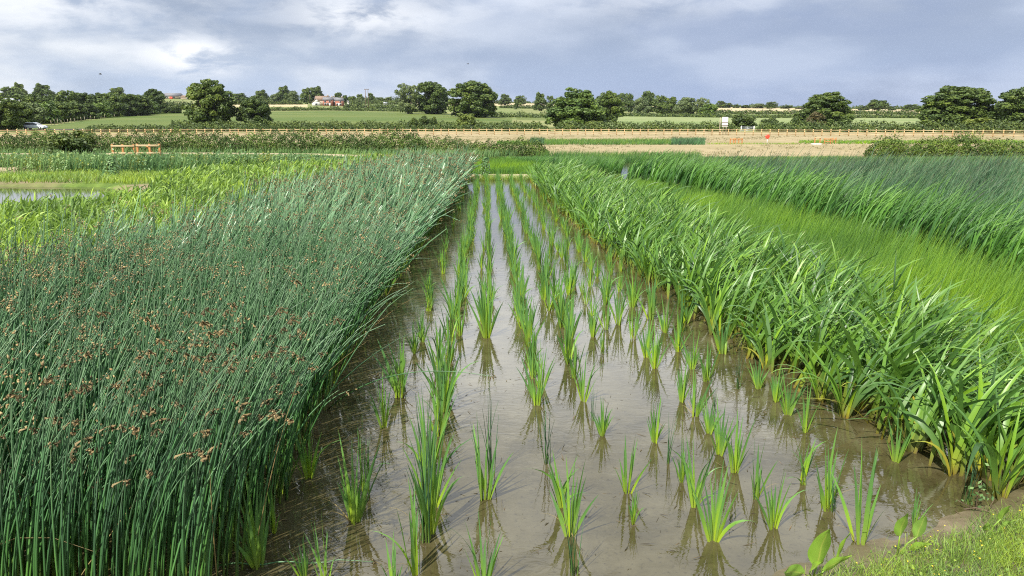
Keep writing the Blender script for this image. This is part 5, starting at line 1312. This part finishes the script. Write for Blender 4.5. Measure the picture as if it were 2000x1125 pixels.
house(16, 198, 30, 640, 12, 2.8, 1.6, 'render', 'metal', 'white roofed shed at the far left above the wood', 0, False, ((-.3, 1.4, 1.6, 1.0), (.4, 1.4, 1.6, 1.0)), (), cat='shed', name='shed')
house(752, 206.5, 6, 640, 4, 2.2, .9, 'render', 'metal', 'tiny white shed by the hedge left of the central clump', 0, False, ((0, 1.1, .8, .7),), (), cat='shed', name='shed')
house(679, 208, 5, 600, 4, 2.6, 1.5, 'render', 'slate', 'small pale outhouse right of the red brick houses', 0, True, ((0, 1.3, .8, .8),), (), cat='shed', name='shed')

# sheep-sized pale dots below the barn are left as sheep
for i, (px, py) in enumerate([(357, 205), (361, 203), (366, 204)]):
    b = at(px, py, 560); b[2] = tz(b[0], b[1]) + .1
    o = thing('sheep', b, ['white sheep grazing below the barn, left of three', 'white sheep grazing below the barn, middle of three', 'white sheep grazing below the barn, right of three'][i], 'sheep', 'sheep below the barn', rz=.4 * i)
    bm = bmesh.new(); bmesh.ops.create_uvsphere(bm, u_segments=12, v_segments=8, radius=.5)
    for v in bm.verts: v.co = Vector((v.co.x * 1.35, v.co.y * .75, v.co.z * .72 + .78))
    r0 = bmesh.ops.create_uvsphere(bm, u_segments=8, v_segments=6, radius=.19)
    for v in r0['verts']: v.co = Vector((v.co.x * 1.3 + .78, v.co.y, v.co.z + .95))
    for sx in (-.4, .4):
        for sy in (-.18, .18):
            r0 = bmesh.ops.create_cone(bm, segments=6, radius1=.06, radius2=.08, depth=.6, cap_ends=True)
            for v in r0['verts']: v.co = Vector((v.co.x + sx, v.co.y + sy, v.co.z + .28))
    me = bpy.data.meshes.new('body'); bm.to_mesh(me); bm.free(); me.materials.append(M['render']); link('body', me, o)

# ------------------------------------------------------------------ the car on the road
b = at(68, 251.2, 186); b[2] = tz(b[0], b[1]) + .16
car = thing('parked_car', b, 'pale silver estate car on the road at the left', 'car', rz=0.03)
car.name = 'estate_car'
low = [(-2.15, .35), (-2.2, .75), (-2.1, .95), (.95, .98), (1.75, .86), (2.2, .66), (2.22, .35), (1.85, .28), (-1.8, .28)]
top = [(-2.08, .95), (-1.75, 1.38), (-1.2, 1.5), (.1, 1.48), (.5, 1.36), (1.2, .97)]
MB().prism(low[::-1], -.87, .87).build('body', M['car_paint'], car, bevel=.05)
MB().prism(top[::-1], -.74, .74).build('cabin', M['car_paint'], car, bevel=.05)
for y in (-.755, .755): MB().prism([(-1.85, 1.0), (-1.62, 1.32), (.05, 1.36), (.42, 1.28), (.95, 1.0)][::-1], y - .015, y + .015).build('side_window', M['car_glass'], car)
MB().add([(.56, -.66, 1.36), (.56, .66, 1.36), (1.24, .7, .99), (1.24, -.7, .99)], [(0, 3, 2, 1)]).build('windscreen', M['car_glass'], car)
for x in (-1.35, 1.4):
    for y in (-.82, .82):
        w = MB().tube([(x, y - .1, .31), (x, y + .1, .31)], [.31, .31], 18).build('wheel', M['tyre'], car); MB().tube([(x, y - .115, .31), (x, y + .115, .31)], [.19, .19], 14).build('rim', M['rim'], w)
for y in (-.6, .6):
    MB().box((2.17, y, .68), (.12, .36, .14)).build('headlight', M['white_paint'], car, bevel=.02); MB().box((-2.15, y * 1.1, .82), (.08, .2, .22)).build('tail_light', M['red'], car)

# two birds high in the sky
for px, py, dist, lb in ((196, 145, 90, 'small dark bird gliding over the left wood'), (914, 125, 120, 'tiny dark bird high over the central trees')):
    p = at(px, py, dist)
    o = thing('bird', p, lb, 'bird', rz=.5); o.scale = (.8, .8, .8)
    m = MB().tube([(-.2, 0, 0), (-.05, 0, .01), (.12, 0, .02), (.2, 0, .02)], [.01, .05, .05, .015], 8)
    for s in (-1, 1): m.add([(.06, 0, .03), (-.06, 0, .03), (-.08, s * .22, .12), (.06, s * .22, .13), (-.1, s * .48, .06), (-.02, s * .45, .07)], [(0, 1, 2, 3), (3, 2, 4, 5)])
    m.add([(-.18, 0, .005), (-.32, .06, .005), (-.32, -.06, .005)], [(0, 1, 2)])
    m.build('body', M['bird'], o)

# ------------------------------------------------------------------ sky and sun
SUN_EL, SUN_AZ = math.radians(50), math.radians(212)
w = bpy.data.worlds.new('World'); bpy.context.scene.world = w; w.use_nodes = True
nt = w.node_tree; nt.nodes.clear(); L = nt.links.new
out = nt.nodes.new('ShaderNodeOutputWorld'); bg = nt.nodes.new('ShaderNodeBackground'); bg.inputs['Strength'].default_value = 0.091
sky = nt.nodes.new('ShaderNodeTexSky'); sky.sky_type = 'NISHITA'; sky.sun_disc = False; sky.sun_elevation = SUN_EL; sky.sun_rotation = SUN_AZ
tc = nt.nodes.new('ShaderNodeTexCoord'); sp = nt.nodes.new('ShaderNodeSeparateXYZ'); L(tc.outputs['Generated'], sp.inputs[0])
def mth(op, a, b_=None, clamp=False):
    n = nt.nodes.new('ShaderNodeMath'); n.operation = op; n.use_clamp = clamp
    for i, v in enumerate((a, b_)):
        if v is None: continue
        if isinstance(v, (int, float)): n.inputs[i].default_value = v
        else: L(v, n.inputs[i])
    return n.outputs[0]


def mixc(f, a, b_):
    n = nt.nodes.new('ShaderNodeMix'); n.data_type = 'RGBA'
    for k, v in (('Factor', f), ('A', a), ('B', b_)):
        if isinstance(v, tuple): n.inputs[k].default_value = (*v, 1)
        elif isinstance(v, (int, float)): n.inputs[k].default_value = v
        else: L(v, n.inputs[k])
    return n.outputs['Result']


def maprange(v, a, b_, c=0.0, d=1.0):
    n = nt.nodes.new('ShaderNodeMapRange'); n.interpolation_type = 'SMOOTHSTEP'
    for i, q in enumerate((a, b_, c, d)): n.inputs[i + 1].default_value = q
    L(v, n.inputs[0]); return n.outputs[0]


X, Y, Z = sp.outputs[0], sp.outputs[1], sp.outputs[2]
azn = mth('ARCTAN2', X, Y)
cv = nt.nodes.new('ShaderNodeCombineXYZ'); L(mth('MULTIPLY', azn, 3.2), cv.inputs[0]); L(mth('MULTIPLY', Z, 9.0), cv.inputs[1])
def noise(scale, detail, off, dist=0.3, rough=.58):
    mp = nt.nodes.new('ShaderNodeMapping'); mp.inputs['Location'].default_value = off; L(cv.outputs[0], mp.inputs[0])
    n = nt.nodes.new('ShaderNodeTexNoise'); n.inputs['Scale'].default_value = scale; n.inputs['Detail'].default_value = detail; n.inputs['Distortion'].default_value = dist; n.inputs['Roughness'].default_value = rough
    L(mp.outputs[0], n.inputs[0]); return n.outputs[0]


leftw = maprange(azn, .35, -.55)                      # the clouds are brighter on the left
grey = mixc(leftw, (2.9, 3.45, 4.75), (3.0, 3.55, 4.65))
hor = mixc(leftw, (3.0, 3.8, 5.8), (4.5, 5.4, 7.1))
base = mixc(maprange(Z, .02, .13), hor, grey)
c1 = maprange(noise(1.15, 8, (3.1, 1.7, 0), .1, .52), .40, .62)
lit = mixc(leftw, (5.6, 6.2, 7.6), (7.2, 7.5, 8.0))
base = mixc(mth('MULTIPLY', c1, mth('ADD', mth('MULTIPLY', leftw, .55), .42)), base, lit)
c2 = maprange(noise(2.0, 8, (7.3, 2.2, 0), .15, .55), .44, .66)
base = mixc(mth('MULTIPLY', c2, .62), base, mixc(leftw, (2.6, 3.2, 4.8), (3.3, 4.05, 5.5)))
def blob(az0, el0, ra, re, amt):                      # a sunlit cloud top in one part of the sky
    da = mth('DIVIDE', mth('SUBTRACT', azn, az0), ra); de = mth('DIVIDE', mth('SUBTRACT', Z, math.sin(el0)), re)
    r2 = mth('ADD', mth('MULTIPLY', da, da), mth('MULTIPLY', de, de))
    g = mth('POWER', 2.718, mth('MULTIPLY', r2, -1.0))
    return mth('MULTIPLY', g, amt)
def el(py): return math.atan((238 - py) / F)
nb = maprange(noise(4.2, 9, (1.3, 5.2, 0), .25, .6), .36, .62)
for px, py, rx, ry, amt in ((395, 128, .05, .02, 1.3), (720, 48, .10, .026, .8), (90, 20, .14, .05, .8), (1300, 20, .25, .022, .3)):
    base = mixc(mth('MULTIPLY', blob(azim(px), el(py), rx, ry, amt), nb, True), base, (8.9, 9.0, 9.3))
hi = maprange(Z, .125, .27)                            # unseen band above the view, brightened for the water to reflect
hi = mth('MULTIPLY', mth('MULTIPLY', hi, maprange(Z, .50, .72, 1.0, .1)), maprange(mth('ABSOLUTE', azn), .75, 1.35, 1.0, .12))   # added band kept ahead, dimmed elsewhere to lower ambient light
base = mixc(mth('MULTIPLY', hi, maprange(noise(.9, 7, (4.4, 9.1, 0)), .3, .65, .45, 1.0)), base, (19, 19.3, 19.6))
base = mixc(.9, sky.outputs[0], base)
L(base, bg.inputs[0]); L(bg.outputs[0], out.inputs[0])

sd = bpy.data.lights.new('sun', 'SUN'); sd.energy = 5.0; sd.angle = math.radians(.53); sd.color = (1.0, .955, .87)
so = bpy.data.objects.new('sun', sd); C.objects.link(so); so.location = (-20, -30, 40)
dirv = Vector((-math.sin(SUN_AZ) * math.cos(SUN_EL), -math.cos(SUN_AZ) * math.cos(SUN_EL), -math.sin(SUN_EL)))
so.rotation_euler = dirv.to_track_quat('-Z', 'Y').to_euler()

# ------------------------------------------------------------------ thin summer haze
m, nt = newmat('haze'); vo = nt.nodes.new('ShaderNodeVolumePrincipled'); ou = nt.nodes.new('ShaderNodeOutputMaterial')
vo.inputs['Color'].default_value = (.86, .91, 1.0, 1); vo.inputs['Density'].default_value = .00005; vo.inputs['Anisotropy'].default_value = .2
nt.links.new(vo.outputs[0], ou.inputs['Volume'])
tag(MB().box((0, 0, 22), (2620, 2620, 48)).build('haze', m), 'thin pale air between the camera and the far hills', 'haze', kind='stuff')

# ------------------------------------------------------------------ camera
cd = bpy.data.cameras.new('camera'); cam = bpy.data.objects.new('camera', cd); C.objects.link(cam)
cd.sensor_width = 36; cd.lens = 36 * F / 2000; cd.clip_end = 6000; cd.clip_start = .05
cam.location = (0, 0, H)
cam.rotation_euler = Vector(FW).to_track_quat('-Z', 'Y').to_euler()
sc = bpy.context.scene; sc.camera = cam; bpy.context.view_layer.update()
sc.view_settings.view_transform = 'Standard'; sc.view_settings.look = 'None'; sc.view_settings.exposure = 0.5; sc.view_settings.gamma = 1
sc.cycles.max_bounces = 8; sc.cycles.volume_bounces = 0; sc.cycles.transparent_max_bounces = 8; sc.cycles.use_denoising = False; sc.cycles.filter_width = 1.1
